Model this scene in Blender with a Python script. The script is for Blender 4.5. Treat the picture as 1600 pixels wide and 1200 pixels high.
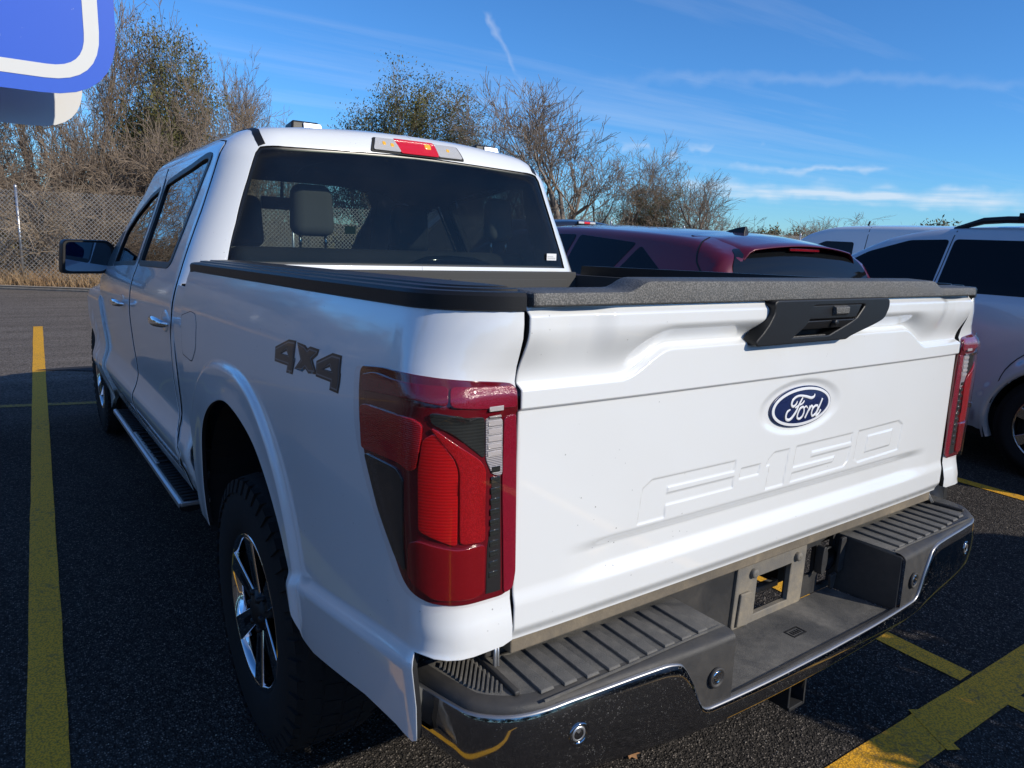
import bpy, bmesh, math, random
import numpy as np
from mathutils import Matrix, Vector
from mathutils.geometry import delaunay_2d_cdt

for _o in list(bpy.data.objects):
    bpy.data.objects.remove(_o, do_unlink=True)
SC = bpy.context.scene
COL = SC.collection
RAD = math.radians
random.seed(7); RNG = np.random.default_rng(7)

# ================================================================ camera, sky, sun, exposure
cam_d = bpy.data.cameras.new("camera"); cam = bpy.data.objects.new("camera", cam_d); COL.objects.link(cam)
_F = Vector((0.57513966, 0.79084581, -0.20923019)); _R = Vector((0.81384246, -0.57906984, 0.04835877)); _U = Vector((0.08291457, 0.19809346, 0.97666993))
CAM = Vector((-1.47834694, -0.89092502, 1.55040952))
_m = Matrix(((_R.x, _U.x, -_F.x, CAM.x), (_R.y, _U.y, -_F.y, CAM.y), (_R.z, _U.z, -_F.z, CAM.z), (0, 0, 0, 1)))
cam.matrix_world = _m
cam_d.sensor_width = 36.0; cam_d.lens = 36.0 * 1114.4 / 1600.0
cam_d.clip_start = 0.05; cam_d.clip_end = 2000.0
SC.camera = cam

SUN_AZ, SUN_EL = 26.0, 29.0          # sun stands behind the truck, 26 degrees round to its right side
SUN_DIR = Vector((math.sin(RAD(SUN_AZ))*math.cos(RAD(SUN_EL)), -math.cos(RAD(SUN_AZ))*math.cos(RAD(SUN_EL)), math.sin(RAD(SUN_EL))))
sun_d = bpy.data.lights.new("sun", 'SUN'); sun = bpy.data.objects.new("sun", sun_d); COL.objects.link(sun)
sun_d.energy = 4.1; sun_d.angle = RAD(0.53); sun_d.color = (1.0, 0.925, 0.79)
sun.rotation_euler = (-SUN_DIR).to_track_quat('-Z', 'Y').to_euler(); sun.location = (20, -40, 25)

world = bpy.data.worlds.new("World"); SC.world = world; world.use_nodes = True
nt = world.node_tree; nt.nodes.clear()
def wn(t, **k):
    n = nt.nodes.new(t)
    for a, b in k.items(): setattr(n, a, b)
    return n
out = wn('ShaderNodeOutputWorld'); bg = wn('ShaderNodeBackground'); bg.inputs[1].default_value = 0.118
sky = wn('ShaderNodeTexSky'); sky.sky_type = 'NISHITA'; sky.sun_disc = False
sky.sun_elevation = RAD(SUN_EL); sky.sun_rotation = math.atan2(SUN_DIR.x, SUN_DIR.y)
sky.air_density = 1.0; sky.dust_density = 0.0; sky.ozone_density = 6.0; sky.altitude = 200
tc = wn('ShaderNodeTexCoord'); sep = wn('ShaderNodeSeparateXYZ'); nt.links.new(tc.outputs['Generated'], sep.inputs[0])
def wmath(op, a, b=None, c=None):
    n = wn('ShaderNodeMath', operation=op)
    for i, v in enumerate((a, b, c)):
        if v is None: continue
        if isinstance(v, (int, float)): n.inputs[i].default_value = v
        else: nt.links.new(v, n.inputs[i])
    return n.outputs[0]
# thin cirrus on a flat layer high above: direction projected on z = 1
zc = wmath('MAXIMUM', sep.outputs[2], 0.02)
px = wmath('DIVIDE', sep.outputs[0], zc); py = wmath('DIVIDE', sep.outputs[1], zc)
com = wn('ShaderNodeCombineXYZ'); nt.links.new(px, com.inputs[0]); nt.links.new(py, com.inputs[1])
mp = wn('ShaderNodeMapping'); mp.inputs['Rotation'].default_value = (0, 0, RAD(35)); mp.inputs['Scale'].default_value = (0.16, 1.1, 1)
nt.links.new(com.outputs[0], mp.inputs[0])
nz = wn('ShaderNodeTexNoise'); nz.inputs['Scale'].default_value = 0.55; nz.inputs['Detail'].default_value = 7; nz.inputs['Roughness'].default_value = 0.62
nt.links.new(mp.outputs[0], nz.inputs['Vector'])
mr = wn('ShaderNodeMapRange'); mr.inputs[1].default_value = 0.50; mr.inputs[2].default_value = 0.86; mr.inputs[3].default_value = 0.0; mr.inputs[4].default_value = 0.34
nt.links.new(nz.outputs[0], mr.inputs[0])
# a few narrow bright streaks
mp2 = wn('ShaderNodeMapping'); mp2.inputs['Rotation'].default_value = (0, 0, RAD(38)); mp2.inputs['Scale'].default_value = (0.10, 0.62, 1); mp2.inputs['Location'].default_value = (1.3, 0.4, 0)
nt.links.new(com.outputs[0], mp2.inputs[0])
nz2 = wn('ShaderNodeTexNoise'); nz2.inputs['Scale'].default_value = 0.8; nz2.inputs['Detail'].default_value = 5; nz2.inputs['Roughness'].default_value = 0.55
nt.links.new(mp2.outputs[0], nz2.inputs['Vector'])
mr2 = wn('ShaderNodeMapRange'); mr2.inputs[1].default_value = 0.60; mr2.inputs[2].default_value = 0.74; mr2.inputs[3].default_value = 0.0; mr2.inputs[4].default_value = 0.42
nt.links.new(nz2.outputs[0], mr2.inputs[0])
fade = wn('ShaderNodeMapRange'); fade.inputs[1].default_value = 0.03; fade.inputs[2].default_value = 0.14; nt.links.new(sep.outputs[2], fade.inputs[0])
cl = wmath('MULTIPLY', wmath('MINIMUM', wmath('ADD', mr.outputs[0], mr2.outputs[0]), 0.6), fade.outputs[0])
# one short, breaking vapour trail
def pxdir(x, y):
    d = _F + _R*((x-800)/1114.4) - _U*((y-600)/1114.4); return d.normalized()
_a, _b = pxdir(762, 10), pxdir(806, 112); _nrm = _a.cross(_b).normalized(); _mid = (_a+_b).normalized()
def wdot(v):
    n = wn('ShaderNodeVectorMath', operation='DOT_PRODUCT'); nt.links.new(wob.outputs[0], n.inputs[0]); n.inputs[1].default_value = v; return n.outputs['Value']
wnz = wn('ShaderNodeTexNoise'); wnz.inputs['Scale'].default_value = 22; wnz.inputs['Detail'].default_value = 3; nt.links.new(tc.outputs['Generated'], wnz.inputs['Vector'])
wsub = wn('ShaderNodeVectorMath', operation='SUBTRACT'); nt.links.new(wnz.outputs['Color'], wsub.inputs[0]); wsub.inputs[1].default_value = (.5, .5, .5)
wsc = wn('ShaderNodeVectorMath', operation='SCALE'); nt.links.new(wsub.outputs[0], wsc.inputs[0]); wsc.inputs['Scale'].default_value = .034
wob = wn('ShaderNodeVectorMath', operation='ADD'); nt.links.new(tc.outputs['Generated'], wob.inputs[0]); nt.links.new(wsc.outputs[0], wob.inputs[1])
off_ = wmath('ABSOLUTE', wdot(_nrm)); tw = wn('ShaderNodeMapRange'); tw.inputs[1].default_value = .0048; tw.inputs[2].default_value = .0; nt.links.new(off_, tw.inputs[0])
al_ = wn('ShaderNodeMapRange'); al_.inputs[1].default_value = math.cos(.075); al_.inputs[2].default_value = math.cos(.02); nt.links.new(wdot(_mid), al_.inputs[0])
brk = wn('ShaderNodeMapRange'); brk.inputs[1].default_value = .35; brk.inputs[2].default_value = .65; nt.links.new(wnz.outputs[0], brk.inputs[0])
trail = wmath('MULTIPLY', wmath('MULTIPLY', tw.outputs[0], al_.outputs[0]), wmath('MULTIPLY', brk.outputs[0], .27))
def band(p, q, width, amp, scale):
    a, c = pxdir(*p), pxdir(*q); nr = a.cross(c).normalized(); md = (a+c).normalized(); half = a.angle(c)/2
    o = wmath('ABSOLUTE', wdot(nr)); t = wn('ShaderNodeMapRange', interpolation_type='SMOOTHSTEP'); t.inputs[1].default_value = width; t.inputs[2].default_value = 0; nt.links.new(o, t.inputs[0])
    l = wn('ShaderNodeMapRange', interpolation_type='SMOOTHSTEP'); l.inputs[1].default_value = math.cos(half*1.15); l.inputs[2].default_value = math.cos(half*.45); nt.links.new(wdot(md), l.inputs[0])
    k = wn('ShaderNodeTexNoise'); k.inputs['Scale'].default_value = scale; k.inputs['Detail'].default_value = 5; k.inputs['Roughness'].default_value = .6; nt.links.new(com.outputs[0], k.inputs['Vector'])
    r = wn('ShaderNodeMapRange'); r.inputs[1].default_value = .3; r.inputs[2].default_value = .62; nt.links.new(k.outputs[0], r.inputs[0])
    return wmath('MULTIPLY', wmath('MULTIPLY', t.outputs[0], l.outputs[0]), wmath('MULTIPLY', r.outputs[0], amp))
for args in (((985, 232), (1150, 232), .009, .34, .5), ((1060, 292), (1640, 318), .016, .75, .35), ((1120, 262), (1420, 266), .006, .36, .5), ((950, 120), (1620, 128), .010, .16, .4)):
    cl = wmath('ADD', cl, band(*args))
cl = wmath('MINIMUM', wmath('ADD', cl, trail), 0.62)
mixc = wn('ShaderNodeMix', data_type='RGBA'); nt.links.new(cl, mixc.inputs[0]); tint = wn('ShaderNodeMix', data_type='RGBA', blend_type='MULTIPLY'); tint.inputs[0].default_value = 1.0; tint.inputs[7].default_value = (0.58, 1.0, 1.34, 1)
nt.links.new(sky.outputs[0], tint.inputs[6]); nt.links.new(tint.outputs[2], mixc.inputs[6]); mixc.inputs[7].default_value = (7.2, 7.6, 8.2, 1)
nt.links.new(mixc.outputs[2], bg.inputs[0]); nt.links.new(bg.outputs[0], out.inputs[0])

SC.view_settings.view_transform = 'Standard'; SC.view_settings.look = 'None'; SC.view_settings.exposure = 0.0; SC.view_settings.gamma = 1.0
SC.view_settings.use_curve_mapping = False
SC.render.engine = 'CYCLES'
SC.cycles.max_bounces = 8; SC.cycles.transparent_max_bounces = 16; SC.cycles.use_denoising = True
SC.cycles.sample_clamp_indirect = 6.0
# ================================================================ helpers
RHO = 0.03473881895184778
_c, _s = math.cos(RHO), math.sin(RHO)
_RK = np.array([[1, 0, 0], [0, _c, _s], [0, -_s, _c]]); _C0 = np.array([0, 1.1, .4])
def rake(P): return (np.asarray(P, float) - _C0) @ _RK.T + _C0      # the body stands tail-high on its springs

def tag(o, label=None, cat=None, group=None, kind=None):
    for k, v in (('label', label), ('category', cat), ('group', group), ('kind', kind)):
        if v is not None: o[k] = v
    return o
def empty(name, loc=(0, 0, 0), rz=0.0):
    o = bpy.data.objects.new(name, None); COL.objects.link(o); o.location = loc; o.rotation_euler = (0, 0, rz)
    o.empty_display_size = .2
    return o
class Frame:
    """where new meshes are built: parent root, local offset, body rake"""
    root = None; off = np.zeros(3); raked = False
def to_local(V):
    V = np.asarray(V, float).reshape(-1, 3)
    if Frame.raked: V = rake(V)
    return V - Frame.off
def link(name, me, parent):
    o = bpy.data.objects.new(name, me); COL.objects.link(o)
    if parent is not None: o.parent = parent
    return o
def mk(name, V, Fc, mat, parent=None, smooth=True, normals=None, bevel=0.0, wn_=False, segs=2):
    V = to_local(V)
    me = bpy.data.meshes.new(name); me.from_pydata(V.tolist(), [], [tuple(map(int, f)) for f in Fc]); me.update()
    if bevel:
        bm = bmesh.new(); bm.from_mesh(me)
        bmesh.ops.remove_doubles(bm, verts=bm.verts, dist=1e-5)
        bmesh.ops.recalc_face_normals(bm, faces=bm.faces)
        ed = [e for e in bm.edges if len(e.link_faces) == 2 and e.calc_face_angle(0) > 0.5]
        bmesh.ops.bevel(bm, geom=ed, offset=bevel, segments=segs, profile=.5, affect='EDGES', clamp_overlap=True)
        bm.to_mesh(me); bm.free()
    if mat: me.materials.append(mat)
    if smooth: me.shade_smooth()
    if normals is not None:
        N = np.asarray(normals, float).reshape(-1, 3)
        if Frame.raked: N = N @ _RK.T
        me.normals_split_custom_set_from_vertices(N.tolist())
    o = link(name, me, parent)
    if bevel or wn_:
        m = o.modifiers.new("wn", 'WEIGHTED_NORMAL'); m.keep_sharp = True; m.weight = 100
    return o
def mirrored(o, name=None):
    """the same part on the other side of its thing (x -> -x), as its own mesh"""
    me = o.data.copy(); n = len(me.vertices)
    co = np.empty(n*3); me.vertices.foreach_get('co', co); co = co.reshape(-1, 3)
    lo = len(me.loops); nl = np.empty(lo*3)
    has = me.has_custom_normals
    if has:
        me.corner_normals.foreach_get('vector', nl); nl = nl.reshape(-1, 3)
        vi = np.empty(lo, int); me.loops.foreach_get('vertex_index', vi)
        VN = np.zeros((n, 3)); VN[vi] = nl; VN[:, 0] *= -1
    co[:, 0] *= -1; me.vertices.foreach_set('co', co.ravel())
    me.flip_normals(); me.update()
    if has: me.normals_split_custom_set_from_vertices(VN.tolist())
    r = link(name or o.name.split('.')[0], me, o.parent); r.matrix_local = o.matrix_local.copy()
    for m in o.modifiers:
        k = r.modifiers.new(m.name, m.type)
        if m.type == 'WEIGHTED_NORMAL': k.keep_sharp = True; k.weight = 100
    for k in o.keys():
        if k in ('label', 'kind'): r[k] = o[k]
    return r
class MB:
    """collects boxes, prisms, tubes and lathes into one mesh"""
    def __init__(s): s.V = []; s.F = []
    def add(s, V, Fc):
        b = len(s.V); s.V.extend([tuple(map(float, v)) for v in V]); s.F.extend([tuple(b + int(i) for i in f) for f in Fc]); return s
    def box(s, x0, x1, y0, y1, z0, z1):
        V = [(x, y, z) for x in (x0, x1) for y in (y0, y1) for z in (z0, z1)]
        return s.add(V, [(0, 1, 3, 2), (4, 6, 7, 5), (0, 4, 5, 1), (2, 3, 7, 6), (0, 2, 6, 4), (1, 5, 7, 3)])
    def hexa(s, P):      # 8 points: 4 of one end, 4 of the other
        return s.add(P, [(3, 2, 1, 0), (4, 5, 6, 7), (0, 1, 5, 4), (1, 2, 6, 5), (2, 3, 7, 6), (3, 0, 4, 7)])
    def prism(s, poly, f0, f1):
        n = len(poly); V = [f0(*p) for p in poly] + [f1(*p) for p in poly]
        return s.add(V, [tuple(range(n))[::-1], tuple(range(n, 2*n))] + [(i, (i+1) % n, n + (i+1) % n, n + i) for i in range(n)])
    def tube(s, pts, r, n=8, flat=1.0, up=None, cap=True):
        pts = [np.asarray(p, float) for p in pts]; R = r if hasattr(r, '__len__') else [r]*len(pts)
        base = len(s.V)
        for i, p in enumerate(pts):
            t = pts[min(i+1, len(pts)-1)] - pts[max(i-1, 0)]; t = t/(np.linalg.norm(t) + 1e-12)
            a = np.asarray(up, float) if up is not None else (np.array([0, 0, 1.]) if abs(t[2]) < .9 else np.array([1., 0, 0]))
            b1 = np.cross(t, a); b1 /= (np.linalg.norm(b1) + 1e-12); b2 = np.cross(b1, t)
            for k in range(n):
                an = 2*math.pi*k/n
                s.V.append(tuple(p + R[i]*(math.cos(an)*b1 + flat*math.sin(an)*b2)))
        for i in range(len(pts)-1):
            for k in range(n):
                a0 = base + i*n + k; a1 = base + i*n + (k+1) % n
                s.F.append((a0, a1, a1 + n, a0 + n))
        if cap:
            s.F.append(tuple(base + k for k in range(n))[::-1]); e = base + (len(pts)-1)*n; s.F.append(tuple(e + k for k in range(n)))
        return s
    def lathe(s, prof, c, axis='x', n=40, closed=False):
        base = len(s.V); c = np.asarray(c, float)
        for (r, h) in prof:
            for k in range(n):
                a = 2*math.pi*k/n
                q = {'x': (h, r*math.cos(a), r*math.sin(a)), 'y': (r*math.cos(a), h, r*math.sin(a)), 'z': (r*math.cos(a), r*math.sin(a), h)}[axis]
                s.V.append(tuple(c + q))
        m = len(prof)
        for i in range(m if closed else m-1):
            j = (i+1) % m
            for k in range(n):
                k1 = (k+1) % n
                s.F.append((base+i*n+k, base+i*n+k1, base+j*n+k1, base+j*n+k))
        return s
    def build(s, name, mat, parent=None, **k):
        return mk(name, np.array(s.V), s.F, mat, parent, **k)
def grid(name, P, mat, parent=None, N=None, closed_u=False, closed_v=False, flip=False, **k):
    n, m = P.shape[:2]; F = []
    for i in range(n if closed_u else n-1):
        i1 = (i+1) % n
        for j in range(m if closed_v else m-1):
            j1 = (j+1) % m
            f = (i*m+j, i1*m+j, i1*m+j1, i*m+j1); F.append(f[::-1] if flip else f)
    return mk(name, P.reshape(-1, 3), F, mat, parent, normals=None if N is None else N.reshape(-1, 3), **k)
def catmull(pts, n=8, closed=False):
    P = [np.asarray(p, float) for p in pts]; out = []; L = len(P)
    for i in range(L if closed else L-1):
        p0 = P[(i-1) % L] if closed or i > 0 else 2*P[0]-P[1]
        p1, p2 = P[i], P[(i+1) % L]
        p3 = P[(i+2) % L] if closed or i+2 < L else 2*P[-1]-P[-2]
        for k in range(n):
            t = k/n
            out.append(.5*((2*p1)+(-p0+p2)*t+(2*p0-5*p1+4*p2-p3)*t*t+(-p0+3*p1-3*p2+p3)*t**3))
    if not closed: out.append(P[-1])
    return [tuple(map(float, o)) for o in out]
def rounded(poly, r, n=4):
    """polygon with its corners rounded"""
    out = []; L = len(poly)
    for i in range(L):
        a = np.array(poly[i-1], float); b = np.array(poly[i], float); c = np.array(poly[(i+1) % L], float)
        u = a-b; v = c-b; lu = np.linalg.norm(u); lv = np.linalg.norm(v)
        d = min(r, lu*.45, lv*.45); p = b+u/lu*d; q = b+v/lv*d
        for k in range(n+1):
            t = k/n; w = (1-t)**2*p + 2*t*(1-t)*b + t*t*q
            out.append((float(w[0]), float(w[1])))
    return out
def pip(poly, Q):
    poly = np.asarray(poly, float); Q = np.asarray(Q, float); r = np.zeros(len(Q), bool)
    x, y = Q[:, 0], Q[:, 1]; n = len(poly)
    for i in range(n):
        x0, y0 = poly[i-1]; x1, y1 = poly[i]
        if y0 == y1: continue
        c = ((y0 > y) != (y1 > y)) & (x < (x1-x0)*(y-y0)/(y1-y0)+x0)
        r ^= c
    return r
def dense(poly, step):
    out = []; n = len(poly)
    for i in range(n):
        a = np.array(poly[i], float); b = np.array(poly[(i+1) % n], float)
        k = max(1, int(math.ceil(np.linalg.norm(b-a)/step)))
        for j in range(k): out.append(tuple(a+(b-a)*j/k))
    return out
def patch(name, poly, S, mat, parent=None, holes=(), step=.03, off=0.0, thick=.012, lip=.0015, lines=(), both=False, rim=None):
    """a curved sheet cut to an outline in the surface's own (u, v), with a turned-in edge.
    both: the outline is the left half (closed on x = 0) and is joined to its mirror image."""
    loops = [dense(poly, step)] + [dense(h, step) for h in holes]
    pts = []; edges = []
    for lp in loops:
        b = len(pts); pts += lp; edges += [(b+i, b+(i+1) % len(lp)) for i in range(len(lp))]
    for ln in lines:                             # crease lines the mesh must follow
        ln = [p for p, k in zip(ln, pip(loops[0], np.array(ln))) if k]
        b = len(pts); pts += ln; edges += [(b+i, b+i+1) for i in range(len(ln)-1) if math.dist(ln[i], ln[i+1]) < step*2.5]
    A = np.array(pts); lo = A.min(0); hi = A.max(0)
    gu = np.arange(lo[0]+step*.5, hi[0], step); gv = np.arange(lo[1]+step*.5, hi[1], step)
    G = np.stack(np.meshgrid(gu, gv), -1).reshape(-1, 2)
    if len(G):
        ok = pip(loops[0], G)
        for h in loops[1:]: ok &= ~pip(h, G)
        G = G[ok]
    if len(G):
        d = np.full(len(G), 9e9)
        for i in range(0, len(A), 400):
            d = np.minimum(d, ((G[:, None, :]-A[None, i:i+400, :])**2).sum(-1).min(1))
        G = G[d > (step*.5)**2]
    allp = [Vector(p) for p in pts] + [Vector(p) for p in G]
    r = delaunay_2d_cdt(allp, edges, [], 0, 1e-7)
    Q = np.array([tuple(v) for v in r[0]]); T = np.array([f for f in r[2] if len(f) == 3])
    c = Q[T].mean(1); ok = pip(loops[0], c)
    for h in loops[1:]: ok &= ~pip(h, c)
    T = T[ok]
    used = np.unique(T); remap = -np.ones(len(Q), int); remap[used] = np.arange(len(used)); Q = Q[used]; T = remap[T]
    P = S.P(Q[:, 0], Q[:, 1]); N = sdf_normal(S.sdf, P) if S.sdf else S.N(Q[:, 0], Q[:, 1])
    a = np.cross(P[T[:, 1]]-P[T[:, 0]], P[T[:, 2]]-P[T[:, 0]])
    fl = (a*N[T[:, 0]]).sum(1) < 0; T[fl] = T[fl][:, [0, 2, 1]]
    P = P + N*off
    V = P; NN = N; F = [tuple(t) for t in T]
    if thick:
        ec = {}
        for t in T:
            for i in range(3):
                e = (t[i], t[(i+1) % 3]); ec[e] = 1
        be = [e for e in ec if (e[1], e[0]) not in ec]
        if both: be = [e for e in be if not (abs(P[e[0], 0]) < 1e-3 and abs(P[e[1], 0]) < 1e-3)]
        od = {}
        for (i, j) in be:
            o_ = np.cross(P[j]-P[i], N[i]); o_ /= (np.linalg.norm(o_)+1e-12)
            od[i] = od.get(i, 0)+o_; od[j] = od.get(j, 0)+o_
        ids = list(od); k = {v: n for n, v in enumerate(ids)}; m = len(ids)
        O = np.array([od[i]/(np.linalg.norm(od[i])+1e-12) for i in ids])
        B1 = P[ids]+O*lip-N[ids]*lip; B2 = B1-N[ids]*thick
        b = len(V); V = np.concatenate([V, B1, B1, B2])
        nb = (N[ids]+O); nb /= np.linalg.norm(nb, axis=1, keepdims=True)
        NN = np.concatenate([NN, nb, O, O])
        for (i, j) in be:
            F.append((i, b+k[i], b+k[j], j))
            F.append((b+m+k[i], b+2*m+k[i], b+2*m+k[j], b+m+k[j]))
    if both:
        n = len(V); V2 = V*np.array([-1, 1, 1]); N2 = NN*np.array([-1, 1, 1])
        F = F + [tuple(n+i for i in f[::-1]) for f in F]
        V = np.concatenate([V, V2]); NN = np.concatenate([NN, N2])
    o = mk(name, V, F, mat, parent, normals=NN)
    if rim and thick:                            # seals and shadowed returns behind the panel edge
        o.data.materials.append(rim); n0 = len(T); mi = np.zeros(len(F), int); q = len(be)*2 if thick else 0
        for k_ in range(n0+1, n0+q, 2): mi[k_] = 1
        if both: mi[n0+q+n0+1::2] = 1
        o.data.polygons.foreach_set('material_index', mi.astype(np.int32))
    return o
class Plane:
    """flat map: (u, v) -> a + u*e + v*f"""
    sdf = None
    def __init__(s, a, e, f): s.a, s.e, s.f = (np.asarray(t, float) for t in (a, e, f)); s.n = np.cross(s.e, s.f); s.n /= np.linalg.norm(s.n)
    def P(s, u, v): return s.a + np.asarray(u)[..., None]*s.e + np.asarray(v)[..., None]*s.f
    def N(s, u, v): return np.broadcast_to(s.n, np.shape(u)+(3,)).copy()
class RearMap:
    """looks at a body from behind: (x, z) -> rear face"""
    def __init__(s, sdf, y0): s.sdf, s.y0 = sdf, y0
    def P(s, u, v):
        u = np.asarray(u, float); v = np.asarray(v, float)
        lo = np.zeros_like(u); hi = np.full_like(u, 1.6)
        for _ in range(34):
            m = (lo+hi)/2; ins = s.sdf(np.stack([u, s.y0-m, v], -1)) < 0
            lo = np.where(ins, m, lo); hi = np.where(ins, hi, m)
        return np.stack([u, s.y0-(lo+hi)/2, v], -1)

# ================================================================ materials
def shader(name):
    m = bpy.data.materials.new(name); m.use_nodes = True; n = m.node_tree
    return m, n, n.nodes['Principled BSDF']
def setp(b, **k):
    al = dict(base='Base Color', rough='Roughness', metal='Metallic', coat='Coat Weight', coatr='Coat Roughness', spec='Specular IOR Level', ior='IOR', trans='Transmission Weight', emit='Emission Color', emits='Emission Strength', alpha='Alpha', sheen='Sheen Weight')
    for a, v in k.items():
        s = b.inputs[al[a]]
        s.default_value = (*v, 1.0) if isinstance(v, tuple) and len(v) == 3 else v
def node(n, t, **k):
    x = n.nodes.new(t)
    for a, v in k.items():
        if a.startswith('i_'): x.inputs[a[2:]].default_value = v
        else: setattr(x, a, v)
    return x
def noise(n, scale, detail=4, rough=.55, vec=None, dist=0.0):
    x = node(n, 'ShaderNodeTexNoise'); x.inputs['Scale'].default_value = scale; x.inputs['Detail'].default_value = detail; x.inputs['Roughness'].default_value = rough; x.inputs['Distortion'].default_value = dist
    if vec is None:
        t = node(n, 'ShaderNodeTexCoord'); vec = t.outputs['Object']
    n.links.new(vec, x.inputs['Vector']); return x
def ramp(n, src, a, b, lo=0.0, hi=1.0):
    x = node(n, 'ShaderNodeMapRange'); x.inputs[1].default_value = a; x.inputs[2].default_value = b; x.inputs[3].default_value = lo; x.inputs[4].default_value = hi; x.clamp = True
    n.links.new(src, x.inputs[0]); return x.outputs[0]
def mixrgb(n, fac, a, b):
    x = node(n, 'ShaderNodeMix', data_type='RGBA')
    for i, v in ((0, fac), (6, a), (7, b)):
        if hasattr(v, 'links'): n.links.new(v, x.inputs[i])
        else: x.inputs[i].default_value = (*v, 1.0) if isinstance(v, tuple) and len(v) == 3 else v
    return x.outputs[2]
def math_(n, op, a, b=None):
    x = node(n, 'ShaderNodeMath', operation=op)
    for i, v in enumerate((a, b)):
        if v is None: continue
        if isinstance(v, (int, float)): x.inputs[i].default_value = v
        else: n.links.new(v, x.inputs[i])
    return x.outputs[0]
def bump(n, b, h, strength=.3, dist=.002, prev=None):
    x = node(n, 'ShaderNodeBump'); x.inputs['Strength'].default_value = strength; x.inputs['Distance'].default_value = dist
    n.links.new(h, x.inputs['Height']); n.links.new(x.outputs[0], b.inputs['Normal']); return x
def voronoi(n, scale, vec=None, feature='F1', out='Distance'):
    x = node(n, 'ShaderNodeTexVoronoi', feature=feature); x.inputs['Scale'].default_value = scale
    if vec is None: vec = node(n, 'ShaderNodeTexCoord').outputs['Object']
    n.links.new(vec, x.inputs['Vector']); return x

def paint(name, col, rough=.32, metal=0.0, dirt=0.0, coatr=.035, cior=1.5):
    m, n, b = shader(name); setp(b, base=col, rough=rough, metal=metal, coat=1.0, coatr=coatr); b.inputs['Coat IOR'].default_value = cior
    if dirt:
        # road film towards the sills, and small tar and mud specks
        v = voronoi(n, 46); sp = ramp(n, v.outputs['Distance'], .045, .085, 1.0, 0.0)
        k = noise(n, 5.0, 3); gate = ramp(n, k.outputs[0], .52, .66)
        w = noise(n, 900, 2)
        col_s = math_(n, 'MULTIPLY', math_(n, 'MULTIPLY', sp, gate), dirt)
        f = noise(n, 2.3, 5); film = ramp(n, f.outputs[0], .45, .8, 0.0, .10*dirt)
        c1 = mixrgb(n, film, col, (.42, .39, .34)); c2 = mixrgb(n, col_s, c1, (.06, .05, .045)); n.links.new(c2, b.inputs['Base Color'])
        n.links.new(ramp(n, f.outputs[0], .4, .8, coatr, coatr + .05), b.inputs['Coat Roughness'])
    return m
def plastic(name, col, rough=.5, grain=600, gs=.25, dust=0.0, dustcol=(.16, .135, .105), spec=.5, speck=0.0):
    m, n, b = shader(name); setp(b, base=col, rough=rough, spec=spec)
    g = noise(n, grain, 2, .6)
    bump(n, b, g.outputs[0], gs, .0012)
    if dust:
        d1 = noise(n, 7, 6, .65, dist=.4); d2 = noise(n, 55, 4)
        fac = math_(n, 'MULTIPLY', ramp(n, d1.outputs[0], .38, .78), dust); fac = math_(n, 'MULTIPLY', fac, ramp(n, d2.outputs[0], .3, .7, .5, 1.2))
        n.links.new(mixrgb(n, fac, col, dustcol), b.inputs['Base Color'])
        n.links.new(ramp(n, d1.outputs[0], .35, .8, rough, min(1, rough+.3)), b.inputs['Roughness'])
    if speck:
        src = b.inputs['Base Color'].links[0].from_socket if b.inputs['Base Color'].links else col
        n.links.new(mixrgb(n, math_(n, 'MULTIPLY', ramp(n, g.outputs[0], .46, .60), speck), src, (.19, .18, .165)), b.inputs['Base Color'])
    return m
M = {}
M['white'] = paint('white_paint', (.79, .80, .795), dirt=.8, cior=1.72)
M['black'] = plastic('black_plastic', (.011, .011, .012), .42, spec=.35)
M['grain'] = plastic('grained_plastic', (.052, .052, .050), .50, 330, 1.0, dust=.25, dustcol=(.13, .12, .11), speck=.75)
M['step'] = plastic('dusty_step_plastic', (.058, .058, .058), .58, 420, .7, dust=1.0, dustcol=(.205, .19, .165), speck=.2)
M['stepclean'] = plastic('step_cover_plastic', (.026, .026, .027), .48, 500, .35, dust=.3)
M['plate'] = plastic('muddy_plate_mount', (.15, .14, .125), .65, 300, .5, dust=1.0, dustcol=(.34, .28, .19))
M['sill'] = plastic('dusty_sill', (.13, .11, .085), .8, 200, .5, dust=.9, dustcol=(.30, .24, .16))
M['liner'] = plastic('bed_liner', (.045, .045, .045), .7, 260, .8)
M['dark'] = plastic('dark_underbody', (.010, .010, .011), .75, 120, .3)
M['cabin'] = plastic('cabin_cloth', (.030, .032, .035), .9, 500, .3)
M['headrest'] = plastic('headrest_cloth', (.16, .165, .17), .9, 700, .3)
M['gap'], _n, _b = shader('shut_line'); setp(_b, base=(.006, .006, .007), rough=.7)
def m_chrome(name, base=(.80, .81, .82), rough=.05, specks=0.0):
    m, n, b = shader(name); setp(b, base=base, rough=rough, metal=1.0)
    if specks:
        # dried water spots and road grit
        v = voronoi(n, 330); s1 = ramp(n, v.outputs['Distance'], .16, .34, 1.0, 0.0)
        k = noise(n, 9, 4, .6); gate = ramp(n, k.outputs[0], .38, .66); k2 = noise(n, 150, 2); g2 = ramp(n, k2.outputs[0], .50, .60)
        fac = math_(n, 'MULTIPLY', math_(n, 'MULTIPLY', s1, gate), math_(n, 'MULTIPLY', g2, specks))
        d = node(n, 'ShaderNodeBsdfDiffuse'); d.inputs[0].default_value = (.26, .25, .23, 1)
        mx = node(n, 'ShaderNodeMixShader'); n.links.new(fac, mx.inputs[0]); n.links.new(b.outputs[0], mx.inputs[1]); n.links.new(d.outputs[0], mx.inputs[2])
        n.links.new(mx.outputs[0], n.nodes['Material Output'].inputs[0])
        n.links.new(ramp(n, k.outputs[0], .35, .75, rough, rough+.12), b.inputs['Roughness'])
    return m
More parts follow.
